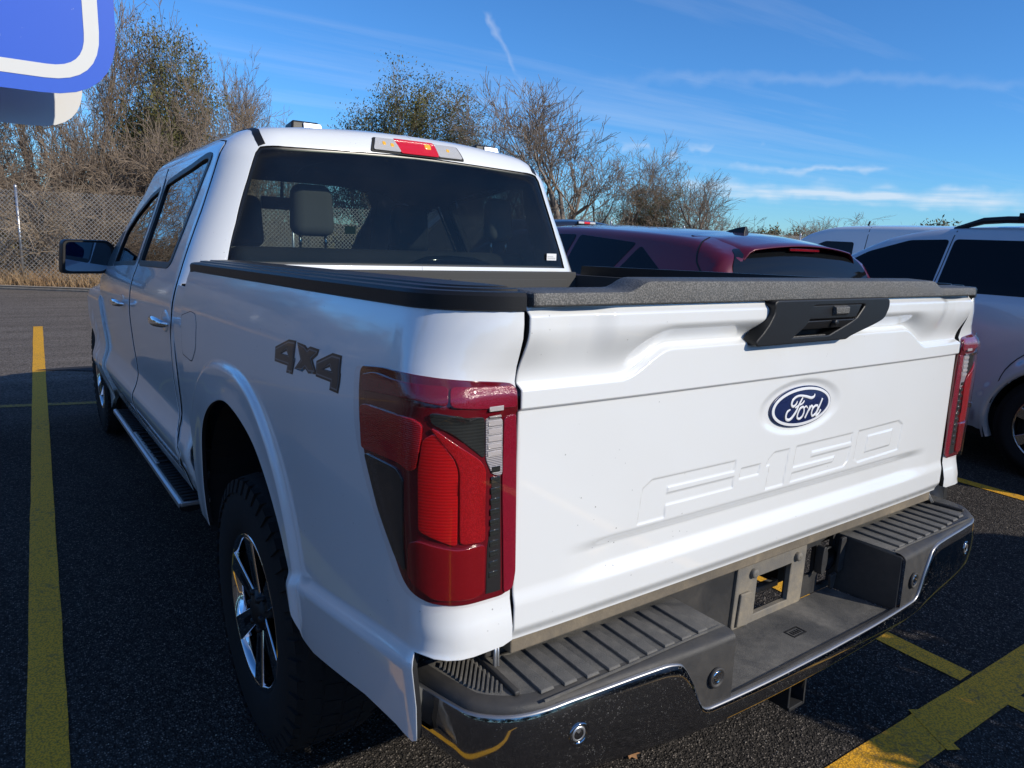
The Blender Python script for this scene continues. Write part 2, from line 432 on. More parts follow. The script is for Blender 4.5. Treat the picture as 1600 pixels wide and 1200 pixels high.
M['chrome_edge'], _n, _b = shader('dusty_chrome_edge'); setp(_b, base=(.30, .30, .31), metal=.8, rough=.38)
M['chrome'] = m_chrome('chrome'); M['bumper'] = m_chrome('spotted_chrome', (.36, .365, .38), .04, 1.0)
def m_glass(name, tint, dustf=0.0, rough=.0, ior=1.5):
    m, n, b = shader(name); n.nodes.remove(b)
    tr = node(n, 'ShaderNodeBsdfTransparent'); tr.inputs[0].default_value = (*tint, 1)
    gl = node(n, 'ShaderNodeBsdfGlossy'); gl.inputs['Roughness'].default_value = rough; gl.inputs[0].default_value = (1, 1, 1, 1)
    fr = node(n, 'ShaderNodeFresnel'); ge = node(n, 'ShaderNodeNewGeometry'); n.links.new(ramp(n, ge.outputs['Backfacing'], 0, 1, ior, 1/ior), fr.inputs[0])   # a thin pane looks the same from both sides
    mx = node(n, 'ShaderNodeMixShader'); n.links.new(fr.outputs[0], mx.inputs[0]); n.links.new(tr.outputs[0], mx.inputs[1]); n.links.new(gl.outputs[0], mx.inputs[2])
    last = mx.outputs[0]
    if dustf:
        df = node(n, 'ShaderNodeBsdfDiffuse'); df.inputs[0].default_value = (.55, .53, .50, 1)
        v = voronoi(n, 240); s1 = ramp(n, v.outputs['Distance'], .10, .28, 1.0, 0.0); k = noise(n, 70, 2); g = ramp(n, k.outputs[0], .56, .68)
        k3 = noise(n, 3.0, 4, .6); film = ramp(n, k3.outputs[0], .35, .75, dustf*.25, dustf)
        fac = math_(n, 'ADD', math_(n, 'MULTIPLY', math_(n, 'MULTIPLY', s1, g), .10), film)
        mx2 = node(n, 'ShaderNodeMixShader'); n.links.new(fac, mx2.inputs[0]); n.links.new(last, mx2.inputs[1]); n.links.new(df.outputs[0], mx2.inputs[2]); last = mx2.outputs[0]
    n.links.new(last, n.nodes['Material Output'].inputs[0]); return m
M['rearglass'] = m_glass('privacy_glass', (.40, .44, .41), .016, ior=1.36)
M['sideglass'] = m_glass('tinted_side_glass', (.10, .115, .12))
M['windshield'] = m_glass('windshield_glass', (.72, .80, .77))
M['darkglass'], _n, _b = shader('dark_privacy_glass'); setp(_b, base=(.006, .007, .008), rough=.05, spec=.30)
M['frit'], _n, _b = shader('glass_border'); setp(_b, base=(.008, .009, .011), rough=.32)
M['mirror'], _n, _b = shader('mirror_glass'); setp(_b, base=(.22, .25, .29), metal=1.0, rough=.01)
def m_lens(name, col, rough=.12, cell=0.0, kind='grid', bs=.35, sss=0.0):
    m, n, b = shader(name); setp(b, base=col, rough=rough, coat=1.0, coatr=.03)
    if cell:
        t = node(n, 'ShaderNodeTexCoord')
        if kind == 'grid':
            v = voronoi(n, cell, t.outputs['Object'])
            bump(n, b, v.outputs['Distance'], bs, .002)
            n.links.new(mixrgb(n, ramp(n, v.outputs['Distance'], .1, .6), tuple(min(1, c*1.25+.002) for c in col), tuple(c*.8 for c in col)), b.inputs['Base Color'])
        else:
            w = node(n, 'ShaderNodeTexWave', wave_type='BANDS', bands_direction='Z'); w.inputs['Scale'].default_value = cell; w.inputs['Distortion'].default_value = .3
            n.links.new(t.outputs['Object'], w.inputs['Vector']); bump(n, b, w.outputs[0], bs, .0025)
            n.links.new(mixrgb(n, w.outputs[0], tuple(c*.82 for c in col), tuple(min(1, c*1.12) for c in col)), b.inputs['Base Color'])
    if sss:
        b.inputs['Subsurface Weight'].default_value = sss; b.inputs['Subsurface Radius'].default_value = (1.0, .12, .10); b.inputs['Subsurface Scale'].default_value = .035
    return m
M['l_house'] = m_lens('lamp_housing', (.13, .004, .010), .15)
M['l_maroon'] = m_lens('lamp_reflector_dark', (.20, .006, .022), .15, 700, 'grid', .10)
M['l_reflect'] = m_lens('lamp_reflector', (.26, .008, .026), .15, 620, 'grid', .22)
M['l_red'] = m_lens('lamp_red', (.46, .007, .011), .15, 95, 'wave', .22, sss=.5)
M['l_bright'] = m_lens('lamp_chamber_red', (.50, .006, .009), .18, 60, 'wave', .12, sss=.7)
M['l_deep'] = m_lens('lamp_deep_red', (.24, .005, .010), .10, 900, 'grid', .05, sss=.5)
M['l_side'] = m_lens('lamp_side_red', (.36, .007, .012), .12, 420, 'grid', .16, sss=.5)
M['l_smoke'] = m_lens('lamp_smoke', (.026, .030, .029), .12, 60, 'wave', .08)
M['l_clear'] = m_lens('lamp_clear', (.46, .46, .47), .10, 110, 'wave', .7)
M['l_clearbright'] = m_lens('brake_lamp_clear', (.62, .60, .58), .12, 230, 'wave', .5)
M['l_redbright'] = m_lens('brake_lamp_red', (.75, .006, .012), .12, 230, 'wave', .4)
M['l_cover'] = m_glass('lamp_cover', (.96, .93, .93), ior=1.25)
M['amber'] = m_lens('amber_bulb', (.9, .45, .03), .2)
M['rubber'] = plastic('tyre_rubber', (.011, .011, .011), .80, 160, .4, dust=.25, dustcol=(.040, .036, .032), spec=.3)
M['navy'] = paint('badge_navy', (.012, .022, .085), .25)
M['badgewhite'], _n, _b = shader('badge_white'); setp(_b, base=(.80, .81, .82), rough=.25, coat=.6, coatr=.05)
M['decal_dark'], _n, _b = shader('decal_charcoal'); setp(_b, base=(.030, .031, .034), rough=.35, coat=.5, coatr=.08)
M['decal_line'], _n, _b = shader('decal_grey'); setp(_b, base=(.16, .165, .175), rough=.35, coat=.5, coatr=.08)
M['decal_black'], _n, _b = shader('decal_black'); setp(_b, base=(.008, .008, .009), rough=.35, coat=.5, coatr=.08)
M['yellowtag'], _n, _b = shader('yellow_tag'); setp(_b, base=(.80, .62, .05), rough=.6)
M['paper'], _n, _b = shader('white_paper'); setp(_b, base=(.8, .8, .8), rough=.6)
M['steel'], _n, _b = shader('galvanised_steel'); setp(_b, base=(.55, .56, .57), rough=.38, metal=.85)
# ---------------------------------------------------------------- body surfaces (numpy only)
def pchip(X, Y):
    X = np.asarray(X, float); Y = np.asarray(Y, float)
    h = np.diff(X); d = np.diff(Y) / h
    m = np.zeros_like(Y); m[0] = d[0]; m[-1] = d[-1]
    for i in range(1, len(X) - 1):
        if d[i-1] * d[i] > 0:
            w1 = 2*h[i] + h[i-1]; w2 = h[i] + 2*h[i-1]
            m[i] = (w1 + w2) / (w1/d[i-1] + w2/d[i])
    def f(x):
        x = np.clip(np.asarray(x, float), X[0], X[-1])
        i = np.clip(np.searchsorted(X, x) - 1, 0, len(h) - 1)
        t = (x - X[i]) / h[i]
        return ((1+2*t)*(1-t)**2*Y[i] + t*(1-t)**2*h[i]*m[i] + t*t*(3-2*t)*Y[i+1] + t*t*(t-1)*h[i]*m[i+1])
    return f
def sstep(a, b, x):
    t = np.clip((np.asarray(x, float) - a) / (b - a), 0, 1)
    return t*t*(3-2*t)
def rmax(a, b, r):
    u = np.maximum(a + r, 0); v = np.maximum(b + r, 0)
    return np.minimum(-r, np.maximum(a, b)) + np.sqrt(u*u + v*v)

_bedB = pchip([.50,.58,.65,.75,.85,.95,1.05,1.15,1.25,1.32,1.37,1.40], [.935,.950,.957,.964,.970,.976,.982,.984,.979,.966,.952,.940])
ARCH_C = (1.06, .60)
def arch_r(y, z, af, ar, b, n=2.35):
    dy = np.asarray(y) - ARCH_C[0]; dz = np.maximum(np.asarray(z) - ARCH_C[1], 0)
    a = np.where(dy > 0, af, ar)
    return ((np.abs(dy)/a)**n + (dz/b)**n)**(1/n)
def bed_xs(y, z):
    y = np.asarray(y, float); z = np.asarray(z, float)
    x = _bedB(z) - .014*np.clip((.6 - y)/.6, 0, 1)**2
    s = z - (.731 + (.667 - np.clip(y, 0, 1.1))*.15)
    x = x + .020*sstep(0, 1, np.clip(-s/.036, 0, 1)) * sstep(.75, .55, y)
    r = arch_r(y, z, .60, .475, .565)
    x = x + .016*sstep(1.0, .955, r) + .004*sstep(.9, .74, r)
    return x
def rear_y(z):
    z = np.asarray(z, float)
    return -.023*sstep(1.272, 1.362, z) - .009*sstep(1.274, 1.252, z) + .005*sstep(1.2275, 1.2225, z) - .012*sstep(.90, .84, z)
def bed_sdf(p):
    x, y, z = p[..., 0], p[..., 1], p[..., 2]
    return rmax(np.abs(x) - bed_xs(y, z), rear_y(z) - y, .080 + .070*sstep(1.24, 1.36, z))

_cabB = pchip([.50,.54,.58,.62,.66,.735,.80,.85,1.0,1.15,1.25,1.31,1.36,1.45,1.55,1.65,1.75,1.85,2.0],
              [.915,.930,.944,.956,.974,.991,.968,.957,.968,.976,.969,.955,.936,.902,.862,.822,.785,.750,.69])
def cab_sdf(p):
    x, y, z = p[..., 0], p[..., 1], p[..., 2]
    side = (np.abs(x) - (_cabB(z) - .05*np.clip((y-3.3)/2.2, 0, 1)**2))*.95
    rear = (1.80 + (z - 1.409)*.12 - y)
    roof = z - (1.974 - .050*(x/.7)**2 - .014*np.clip((y-2.9)/1.0, 0, 1.5)**2 - .02*np.clip((2.35-y)/.5, 0, 1)**2)
    ws = (y - (4.38 - (z - 1.2)*1.32))*.60
    g = rmax(side, rear, .17)
    g = rmax(g, ws, .13)
    return rmax(g, roof, .10)

def front_sdf(p):
    x, y, z = p[..., 0], p[..., 1], p[..., 2]
    side = (np.abs(x) - (_cabB(np.minimum(z, 1.2)) + .012 - .22*np.clip((y-4.72)/.8, 0, 1)**2 + .007*sstep(1.0, .94, np.hypot((y-4.79)/.62, (z-.45)/.60))))*.97
    hood = z - (1.255 - .05*np.clip((y-3.8)/1.8, 0, 1) - .05*(x/.9)**2)
    nose = y - (5.60 - .05*(x/.9)**2)
    return rmax(rmax(side, nose, .16), hood, .07)

class Capsule:
    """rays from a lengthwise axis: u >= 0 slides forward along it, u < 0 swings round the tail; v turns about it."""
    def __init__(s, sdf, y0, z0, R0, R1, y1=99., far=1.6): s.sdf, s.y0, s.z0, s.R0, s.R1, s.y1, s.far = sdf, y0, z0, R0, R1, y1, far
    def od(s, u, v):
        u = np.asarray(u, float); ph = np.asarray(v, float)/s.R1
        L = s.y1 - s.y0
        ps = np.clip(u/s.R0, -np.pi/2, 0) + np.clip((u - L)/s.R0, 0, np.pi/2)
        o = np.stack([np.zeros_like(ps), s.y0 + np.clip(u, 0, L), np.full_like(ps, s.z0)], -1)
        d = np.stack([-np.cos(ph)*np.cos(ps), np.sin(ps), np.sin(ph)*np.cos(ps)], -1)
        return o, d
    def P(s, u, v):
        o, d = s.od(u, v)
        lo = np.zeros(o.shape[:-1]); hi = np.full(o.shape[:-1], s.far)
        for _ in range(34):
            m = (lo+hi)/2; ins = s.sdf(o + d*m[..., None]) < 0
            lo = np.where(ins, m, lo); hi = np.where(ins, hi, m)
        return o + d*((lo+hi)/2)[..., None]
    def inv(s, p):
        x, y, z = p; ph = np.arctan2(z - s.z0, -x)
        if y < s.y0: u = -s.R0*np.arctan2(s.y0 - y, np.hypot(x, z - s.z0))
        elif y > s.y1: u = s.y1 - s.y0 + s.R0*np.arctan2(y - s.y1, np.hypot(x, z - s.z0))
        else: u = y - s.y0
        return (u, ph*s.R1)

class Wrap:
    """u >= 0: runs forward along the left side; u < 0: turns round the rear corner about a vertical axis."""
    def __init__(s, sdf, x0, y0, R0): s.sdf, s.x0, s.y0, s.R0 = sdf, x0, y0, R0
    def od(s, u, v):
        u = np.asarray(u, float); v = np.asarray(v, float)
        th = np.clip(-u/s.R0, 0, np.pi/2); ex = np.maximum(-u - s.R0*np.pi/2, 0)
        o = np.stack([s.x0 + ex, s.y0 + np.maximum(u, 0), v], -1)
        d = np.stack([-np.cos(th), -np.sin(th), np.zeros_like(th)], -1)
        return o, d
    def P(s, u, v):
        o, d = s.od(u, v)
        lo = np.zeros(o.shape[:-1]); hi = np.full(o.shape[:-1], .9)
        for _ in range(34):
            m = (lo+hi)/2; ins = s.sdf(o + d*m[..., None]) < 0
            lo = np.where(ins, m, lo); hi = np.where(ins, hi, m)
        return o + d*((lo+hi)/2)[..., None]
    def inv(s, p):
        x, y, z = p
        if y >= s.y0: return (y - s.y0, z)
        if x > s.x0: return (-s.R0*np.pi/2 - (x - s.x0), z)
        return (-s.R0*np.arctan2(s.y0 - y, s.x0 - x), z)
def sdf_normal(sdf, P, e=1.5e-3):
    n = np.stack([sdf(P + np.eye(3)[i]*e) - sdf(P - np.eye(3)[i]*e) for i in range(3)], -1)
    return n/np.linalg.norm(n, axis=-1, keepdims=True)
BED = Wrap(bed_sdf, -.80, .20, .15)
CAB = Capsule(cab_sdf, 2.60, 1.20, .80, .90)
FRONT = Capsule(front_sdf, 3.70, .85, .80, .90, 4.9)
# ----------------------------------------------------------------
TR = {
'tl_out': [(0.0259, 1.2768), (0.0241, 1.2341), (0.0159, 1.1783), (-0.0091, 1.1126), (-0.0366, 1.0541), (-0.0687, 0.9971), (-0.0951, 0.941), (-0.111, 0.9211), (-0.1312, 0.9115), (-0.1523, 0.908), (-0.1815, 0.9053), (-0.227, 0.9049), (-0.2332, 0.9334), (-0.2356, 1.0712), (-0.2359, 1.1715), (-0.2327, 1.2274), (-0.2318, 1.2688), (-0.193, 1.2763), (-0.1491, 1.2814), (-0.103, 1.2853), (-0.0463, 1.2848)],
'tl_B1': [(0.0121, 1.2637), (-0.0278, 1.2734), (-0.1489, 1.269), (-0.1494, 1.2444), (-0.1118, 1.2511), (0.0076, 1.2389)],
'tl_B2': [(-0.1524, 1.2684), (-0.2285, 1.2639), (-0.23, 1.2344), (-0.1837, 1.2377), (-0.1527, 1.243)],
'tl_C': [(-0.1327, 1.232), (-0.1883, 1.2212), (-0.1894, 1.1536), (-0.1553, 1.1992), (-0.1337, 1.2155)],
'tl_D': [(-0.1911, 1.22), (-0.2124, 1.2158), (-0.2139, 1.1196), (-0.2012, 1.1244), (-0.1923, 1.151)],
'tl_E': [(-0.2159, 1.2168), (-0.2319, 1.22), (-0.2384, 0.9436), (-0.2339, 0.9139), (-0.222, 0.9088), (-0.2154, 1.1096)],
'tl_F': [(-0.2013, 1.1187), (-0.2121, 1.1162), (-0.2164, 0.9162), (-0.1964, 0.9165), (-0.1974, 0.9973), (-0.2013, 1.0355)],
'tl_G1': [(0.0101, 1.2095), (-0.0073, 1.2154), (-0.1123, 1.219), (-0.1242, 1.2118), (-0.1228, 1.1836), (-0.118, 1.1406), (-0.1103, 1.1348), (-0.0991, 1.144), (0.0012, 1.1382)],
'tl_G2': [(-0.1257, 1.1877), (-0.1373, 1.1991), (-0.1557, 1.1564), (-0.1595, 1.1376), (-0.1598, 1.0121), (-0.1215, 1.0368), (-0.1211, 1.1358)],
'tl_G3': [(-0.1338, 1.2073), (-0.1395, 1.2028), (-0.1846, 1.149), (-0.1906, 1.1345), (-0.1917, 1.0118), (-0.1636, 1.0153), (-0.1623, 1.1372), (-0.158, 1.158)],
'tl_H': [(-0.0061, 1.1288), (-0.0922, 1.1298), (-0.1014, 1.1178), (-0.1002, 0.9971), (-0.1034, 0.956), (-0.0844, 0.9732), (-0.0442, 1.0429)],
'tl_I': [(-0.11, 1.0108), (-0.1209, 1.0187), (-0.1618, 1.004), (-0.1912, 1.0057), (-0.1914, 0.9204), (-0.1782, 0.9163), (-0.1384, 0.9198), (-0.1159, 0.9407), (-0.1082, 0.9525)],
'bed_low': [(-0.106, 0.9184), (-0.1039, 0.8263), (-0.1066, 0.8169), (-0.1242, 0.8203), (-0.1531, 0.8186), (-0.1808, 0.8153), (-0.219, 0.8164)],
'fuel': [(1.495, 1.2395), (1.3533, 1.2641), (1.288, 1.2614), (1.2648, 1.2333), (1.2752, 1.1511), (1.346, 1.0979), (1.4908, 1.1063)],
'lowcrease': [(0.4527, 0.7378), (0.3044, 0.7531), (0.0697, 0.7838), (-0.111, 0.8098)],
'd4a': [(0.398, 1.2814), (0.3533, 1.2835), (0.3535, 1.2489), (0.3472, 1.2467), (0.3534, 1.2284), (0.3604, 1.2109), (0.4006, 1.2089), (0.3949, 1.2249), (0.4818, 1.2229), (0.4813, 1.2557)],
'd4a_h': [(0.404, 1.2557), (0.3931, 1.2478), (0.4379, 1.2461)],
'dx': [(0.3466, 1.2818), (0.2979, 1.281), (0.282, 1.2761), (0.2711, 1.2817), (0.222, 1.2816), (0.2273, 1.2696), (0.2493, 1.258), (0.2308, 1.2405), (0.227, 1.2314), (0.2682, 1.2271), (0.2855, 1.2343), (0.3037, 1.2252), (0.35, 1.2248), (0.3156, 1.249)],
'd4b': [(0.1557, 1.283), (0.113, 1.2836), (0.1106, 1.2528), (0.1079, 1.2497), (0.1104, 1.2313), (0.116, 1.2123), (0.1566, 1.2123), (0.1539, 1.2279), (0.2275, 1.2275), (0.2287, 1.258)],
'd4b_h': [(0.1605, 1.256), (0.1514, 1.2494), (0.1897, 1.2475)],
'doorC': [(-0.4563, 0.5617), (-0.4661, 0.4837), (-0.4868, 0.3612), (-0.4891, 0.2264), (-0.4931, 0.1678), (-0.4967, 0.0669), (-0.49, -0.042), (-0.4283, -0.2314), (-0.4831, -0.3536), (-0.5219, -0.3918)],
'doorTop': [(-0.4311, 0.6612), (-0.3219, 0.6975), (-0.2137, 0.6964), (0.0323, 0.641), (0.3564, 0.613)],
'sideglassR': [(-0.3957, 0.6099), (-0.3735, 0.5343), (-0.3711, 0.4149), (-0.3726, 0.3113), (-0.3556, 0.1886), (0.0446, 0.1823), (0.1194, 0.2686), (0.1664, 0.4958), (0.1231, 0.5647), (-0.1565, 0.5909)],
'Bgap': [(0.3628, 0.6078), (0.3955, 0.4279), (0.259, 0.2369), (0.2496, 0.1468), (0.2736, 0.0034), (0.3265, -0.0847), (0.449, -0.2698), (0.308, -0.3547), (0.1814, -0.3891), (0.0651, -0.4067), (0.2569, -0.528)],
'doorBot': [(-0.5219, -0.3918), (-0.4666, -0.4842), (-0.461, -0.4628), (0.2569, -0.528)],
'frontdoorF': [(1.306, 0.0053), (1.5112, -0.1866), (1.383, -0.3696), (1.7876, -0.5561), (1.776, -0.6048)],
'sideglassF': [(0.4236, 0.5594), (0.4351, 0.4129), (0.2708, 0.182), (0.6772, 0.1548), (0.7962, 0.2991), (0.8072, 0.4919)],
'rglass': [(-0.6095, 0.2313), (-0.6002, 0.427), (-0.5671, 0.63), (-0.5552, 0.6975), (-0.5563, 0.719)],
'strip': [(-0.4691, 0.7489), (-0.5389, 0.7022), (-0.5438, 0.7263), (-0.4837, 0.7658)],
'hand_r': [(-0.1216, -0.0367), (-0.4568, 0.0029)],
'hand_f': [(0.8088, -0.0315), (0.3942, -0.0045)],
'F': [(-0.501, 0.965), (-0.493, 1.038), (-0.466, 1.05), (-0.209, 1.049), (-0.213, 1.028), (-0.425, 1.028), (-0.426, 1.015), (-0.211, 1.013), (-0.21, 0.992), (-0.424, 0.99), (-0.428, 0.967)],
'hy': [(-0.179, 1.013), (-0.107, 1.014), (-0.11, 0.993), (-0.184, 0.991)],
'one': [(-0.078, 1.04), (-0.057, 1.05), (0.002, 1.051), (-0.005, 0.969), (-0.069, 0.965), (-0.064, 1.023), (-0.084, 1.018)],
'five': [(0.027, 1.05), (0.261, 1.054), (0.257, 1.033), (0.093, 1.03), (0.091, 1.021), (0.258, 1.024), (0.243, 0.983), (0.225, 0.97), (0.02, 0.966), (0.024, 0.987), (0.189, 0.99), (0.195, 1.002), (0.022, 1.0)],
'zero': [(0.286, 1.054), (0.487, 1.06), (0.515, 1.046), (0.503, 0.977), (0.296, 0.972), (0.276, 0.983)],
'zeroh': [(0.338, 1.034), (0.457, 1.037), (0.45, 0.998), (0.334, 0.994)],
'oval': [(-0.103, 1.145), (0.138, 1.149), (0.055, 1.195), (-0.017, 1.102), (0.012, 1.149)],
's_Fa': [(0.061, 1.174), (0.057, 1.168), (0.045, 1.166), (0.025, 1.171), (0.001, 1.175), (-0.016, 1.173), (-0.028, 1.166), (-0.031, 1.157), (-0.024, 1.152), (-0.016, 1.155), (-0.011, 1.16), (-0.01, 1.164)],
's_Fb': [(0.012, 1.17), (0.005, 1.163), (-0.004, 1.152), (-0.011, 1.14), (-0.02, 1.13), (-0.029, 1.123), (-0.038, 1.122), (-0.046, 1.126), (-0.048, 1.134), (-0.044, 1.142), (-0.034, 1.146)],
's_Fc': [(-0.017, 1.148), (-0.003, 1.153), (0.008, 1.155), (0.014, 1.158), (0.018, 1.162)],
's_o': [(0.015, 1.148), (0.004, 1.145), (-0.003, 1.135), (-0.004, 1.125), (0.004, 1.12), (0.014, 1.123), (0.02, 1.133), (0.019, 1.143), (0.015, 1.148)],
's_oc': [(0.019, 1.144), (0.027, 1.148), (0.034, 1.143)],
's_r': [(0.028, 1.119), (0.033, 1.128), (0.04, 1.14), (0.044, 1.147)],
's_rb': [(0.039, 1.136), (0.047, 1.145), (0.052, 1.146), (0.054, 1.142)],
's_da': [(0.077, 1.144), (0.066, 1.145), (0.056, 1.139), (0.053, 1.129), (0.059, 1.121), (0.069, 1.124), (0.076, 1.132), (0.079, 1.142)],
's_db': [(0.095, 1.16), (0.087, 1.147), (0.078, 1.132), (0.074, 1.122), (0.078, 1.12), (0.086, 1.125), (0.092, 1.133)],
'handle': [(-0.175, 1.403), (-0.22, 1.306), (0.099, 1.307), (0.128, 1.313), (0.252, 1.348), (0.282, 1.377), (0.273, 1.402)],
'lever': [(-0.041, 1.397), (0.167, 1.396), (0.14, 1.353), (-0.057, 1.352)],
'leverlow': [(-0.053, 1.352), (0.143, 1.353), (0.09, 1.333), (-0.081, 1.331)],
'hole': [(-0.081, 1.331), (0.09, 1.333), (0.044, 1.314), (-0.104, 1.317)],
'head_r': [(-0.458, 1.734), (-0.252, 1.75), (-0.256, 1.525), (-0.464, 1.518)],
'head_r2': [(0.54, 1.741), (0.721, 1.753), (0.728, 1.534), (0.545, 1.528)],
'head_f': [(0.5, 1.767), (0.782, 1.785), (0.786, 1.484), (0.5, 1.477)],
'opening': [(0.345, 1.79), (0.646, 1.81), (0.644, 1.494), (0.34, 1.485)],
'tag': [(-0.098, 1.582), (-0.039, 1.585), (-0.04, 1.545), (-0.099, 1.543)],
'steer': [(-0.052, 1.793), (0.238, 1.485)],
}
# ================================================================ the white pickup
truck = tag(empty("pickup_truck", (0, 1.1, 0)), "white crew cab pickup with 4X4 decal, red tail lamps and black step bumper", "pickup truck")
Frame.root = truck; Frame.off = np.array([0, 1.1, 0.]); Frame.raked = True
REAR = RearMap(cab_sdf, 2.8)
def cabuv(y, z, x=None):
    """side point at length y and height z -> the cab's own (u, v)"""
    x = -float(_cabB(z)) if x is None else x
    if y < CAB.y0:
        lo, hi = 0.05, 1.5
        for _ in range(30):
            mm = (lo+hi)/2
            if cab_sdf(np.array([-mm, y, z])) < 0: lo = mm
            else: hi = mm
        x = -lo
    return CAB.inv((x, y, z))
def rearuv(x, z): return CAB.inv(tuple(REAR.P(np.array(x), np.array(z))))

# ---- bedsides
arch = catmull([(.385, .585), (.412, .66), (.432, .72), (.451, .765), (.485, .836), (.551, .928), (.645, 1.006), (.79, 1.050), (.931, 1.052), (1.097, .995), (1.215, .900), (1.281, .738), (1.302, .62), (1.308, .545)], 6)
low = [(-.2356, .820), (-.2207, .8145), (-.1815, .8135), (-.153, .815), (-.124, .8165), (-.112, .814), (-.1135, .79), (-.118, .72), (-.118, .655), (-.112, .648), (-.08, .651), (.027, .640), (.189, .607), (.306, .584)]
low = [(max(a, -.2330), c) for a, c in low]
bed_outline = [(1.495, 1.392), (-.2330, 1.392)] + low + arch + [(1.495, .545)]
def ray_r(th, rr_):
    """point of the wheel-arch flare curve r = rr_ at angle th"""
    lo, hi = .1, 1.2
    for _ in range(30):
        m_ = (lo+hi)/2
        if arch_r(ARCH_C[0]+m_*math.cos(th), ARCH_C[1]+m_*math.sin(th), .60, .475, .565) < rr_: lo = m_
        else: hi = m_
    return (ARCH_C[0]+lo*math.cos(th)-.2, ARCH_C[1]+lo*math.sin(th))
cr = [[ray_r(t, q) for t in np.linspace(.02, math.pi-.02, 130)] for q in (1.004, .992, .977, .962, .951)]
for ds in (.003, -.006, -.018, -.030, -.039):
    ln = []
    for yb_ in np.linspace(.02, .52, 44):
        z_ = .731+(.667-yb_)*.15+ds; ln.append(BED.inv(tuple(BED.P(np.array(yb_-.2), np.array(z_)))) if yb_ > .2 else (yb_-.2, z_))
    cr.append(ln)
bedside = patch("bedside", bed_outline, BED, M['white'], truck, step=.024, thick=.012, lines=cr, rim=M['gap'])
mirrored(bedside)
fuel = rounded(TR['fuel'], .02, 5)
fc = np.array(fuel).mean(0); fuel_in = [tuple(fc+(np.array(p)-fc)*.962) for p in fuel]
patch("fuel_door", fuel_in, BED, M['white'], bedside, step=.03, off=.0012, thick=.0012, lip=.0008)
patch("fuel_door_seam", fuel, BED, M['gap'], bedside, holes=[fuel_in], step=.02, off=.0006, thick=0)
# 4x4 decal: black outline, grey line, charcoal face
def decal(key, hole=None):
    poly = TR[key]; c = np.array(poly).mean(0)
    def inset(P, d, sgn=1):
        P = [np.array(p) for p in P]; n = len(P); A = sum(P[i-1][0]*P[i][1]-P[i][0]*P[i-1][1] for i in range(n)); s = sgn*(1 if A > 0 else -1); o = []
        for i in range(n):
            e1 = P[i]-P[i-1]; e2 = P[(i+1) % n]-P[i]; e1 /= np.linalg.norm(e1)+1e-9; e2 /= np.linalg.norm(e2)+1e-9
            n1 = np.array([-e1[1], e1[0]])*s; n2 = np.array([-e2[1], e2[0]])*s; b = n1+n2; b /= max(.5, float(b@b)/2*1.0)
            o.append(tuple(P[i]+b*d*.5*1.6))
        return o
    h = [TR[hole]] if hole else []
    g = patch("decal_glyph", poly, BED, M['decal_black'], bedside, holes=h, step=.012, off=.0008, thick=.0004, lip=0)
    def ins2(d): return inset(poly, d), [inset(TR[hole], d, -1)] if hole else []
    p1, h1 = ins2(.0055); p2, h2 = ins2(.0095)
    sub = patch("decal_line", p1, BED, M['decal_line'], bedside, holes=h1, step=.012, off=.0013, thick=0)
    sub2 = patch("decal_face", p2, BED, M['decal_dark'], bedside, holes=h2, step=.012, off=.0018, thick=0)
decal('d4a', 'd4a_h'); decal('dx'); decal('d4b', 'd4b_h')

# ---- bed rail caps: swept along the bedside, round the corner
def rail_cap():
    us = np.concatenate([np.linspace(-.2345, 0, 16), np.linspace(.05, 1.46, 40)])
    C = BED.P(us, np.full(len(us), 1.388)); Nn = sdf_normal(bed_sdf, C); Nn[:, 2] = 0; Nn /= np.linalg.norm(Nn, axis=1, keepdims=True)
    prof = [(.0015, 1.3885), (.0042, 1.3905), (.0042, 1.4125), (.000, 1.4185), (-.016, 1.4195), (-.020, 1.4155), (-.026, 1.4155), (-.030, 1.4225), (-.048, 1.4235), (-.052, 1.4190), (-.058, 1.4190), (-.062, 1.4255), (-.125, 1.4265)]
    rows = []
    for c, n in zip(C, Nn):
        r = [c+n*o+np.array([0, 0, z-c[2]]) for o, z in prof]
        for q, (o, z) in zip(r, prof):
            q[0] = min(q[0], -.795)
            if o < 0: q[1] = max(q[1], c[1])
        r.append(np.array([-.795, max(r[-1][1], .02), 1.4265])); r.append(np.array([-.785, max(r[-1][1], .02), 1.365]))
        rows.append(r)
    P = np.array(rows)
    P[-1, :, 1] += .02; P[-1, :5, 2] -= .004; P[-1, 1:, 0] += .002
    V = P.reshape(-1, 3).tolist(); n, m = P.shape[:2]
    F = [(i*m+j, i*m+j+1, (i+1)*m+j+1, (i+1)*m+j) for i in range(n-1) for j in range(m-1)]
    F += [tuple(range(m))[::-1], tuple((n-1)*m+k for k in range(m))]
    return mk("bed_rail_cap", V, F, M['black'], truck, smooth=False, wn_=False)
rc = rail_cap(); rc.data.shade_smooth(); rc.data.set_sharp_from_angle(angle=RAD(28)); mirrored(rc)

# ---- cargo bed: walls, floor, front board
b = MB()
for s in (-1, 1): b.box(*sorted((s*.785, s*.725)), .02, 1.66, .86, 1.384)
b.box(-.785, .785, .02, 1.68, .80, .86)
cargo = b.build("cargo_bed", M['liner'], truck, smooth=False)
b = MB(); b.box(-.724, .724, 1.635, 1.68, .861, 1.398)
front_board = b.build("bed_front_board", M['liner'], truck, bevel=.006)
b = MB()
for x0, x1 in ((-.66, -.04), (.04, .66)): b.box(x0, x1, 1.628, 1.6345, .95, 1.365)
b.build("board_panel", M['liner'], front_board, bevel=.003)
b = MB()
for s in (-1, 1): b.box(*sorted((s*.812, s*.770)), .022, .05, .80, 1.385)
b.box(-.785, .785, .05, .075, .78, .858)
b.build("tailgate_jamb", M['dark'], truck, smooth=False)

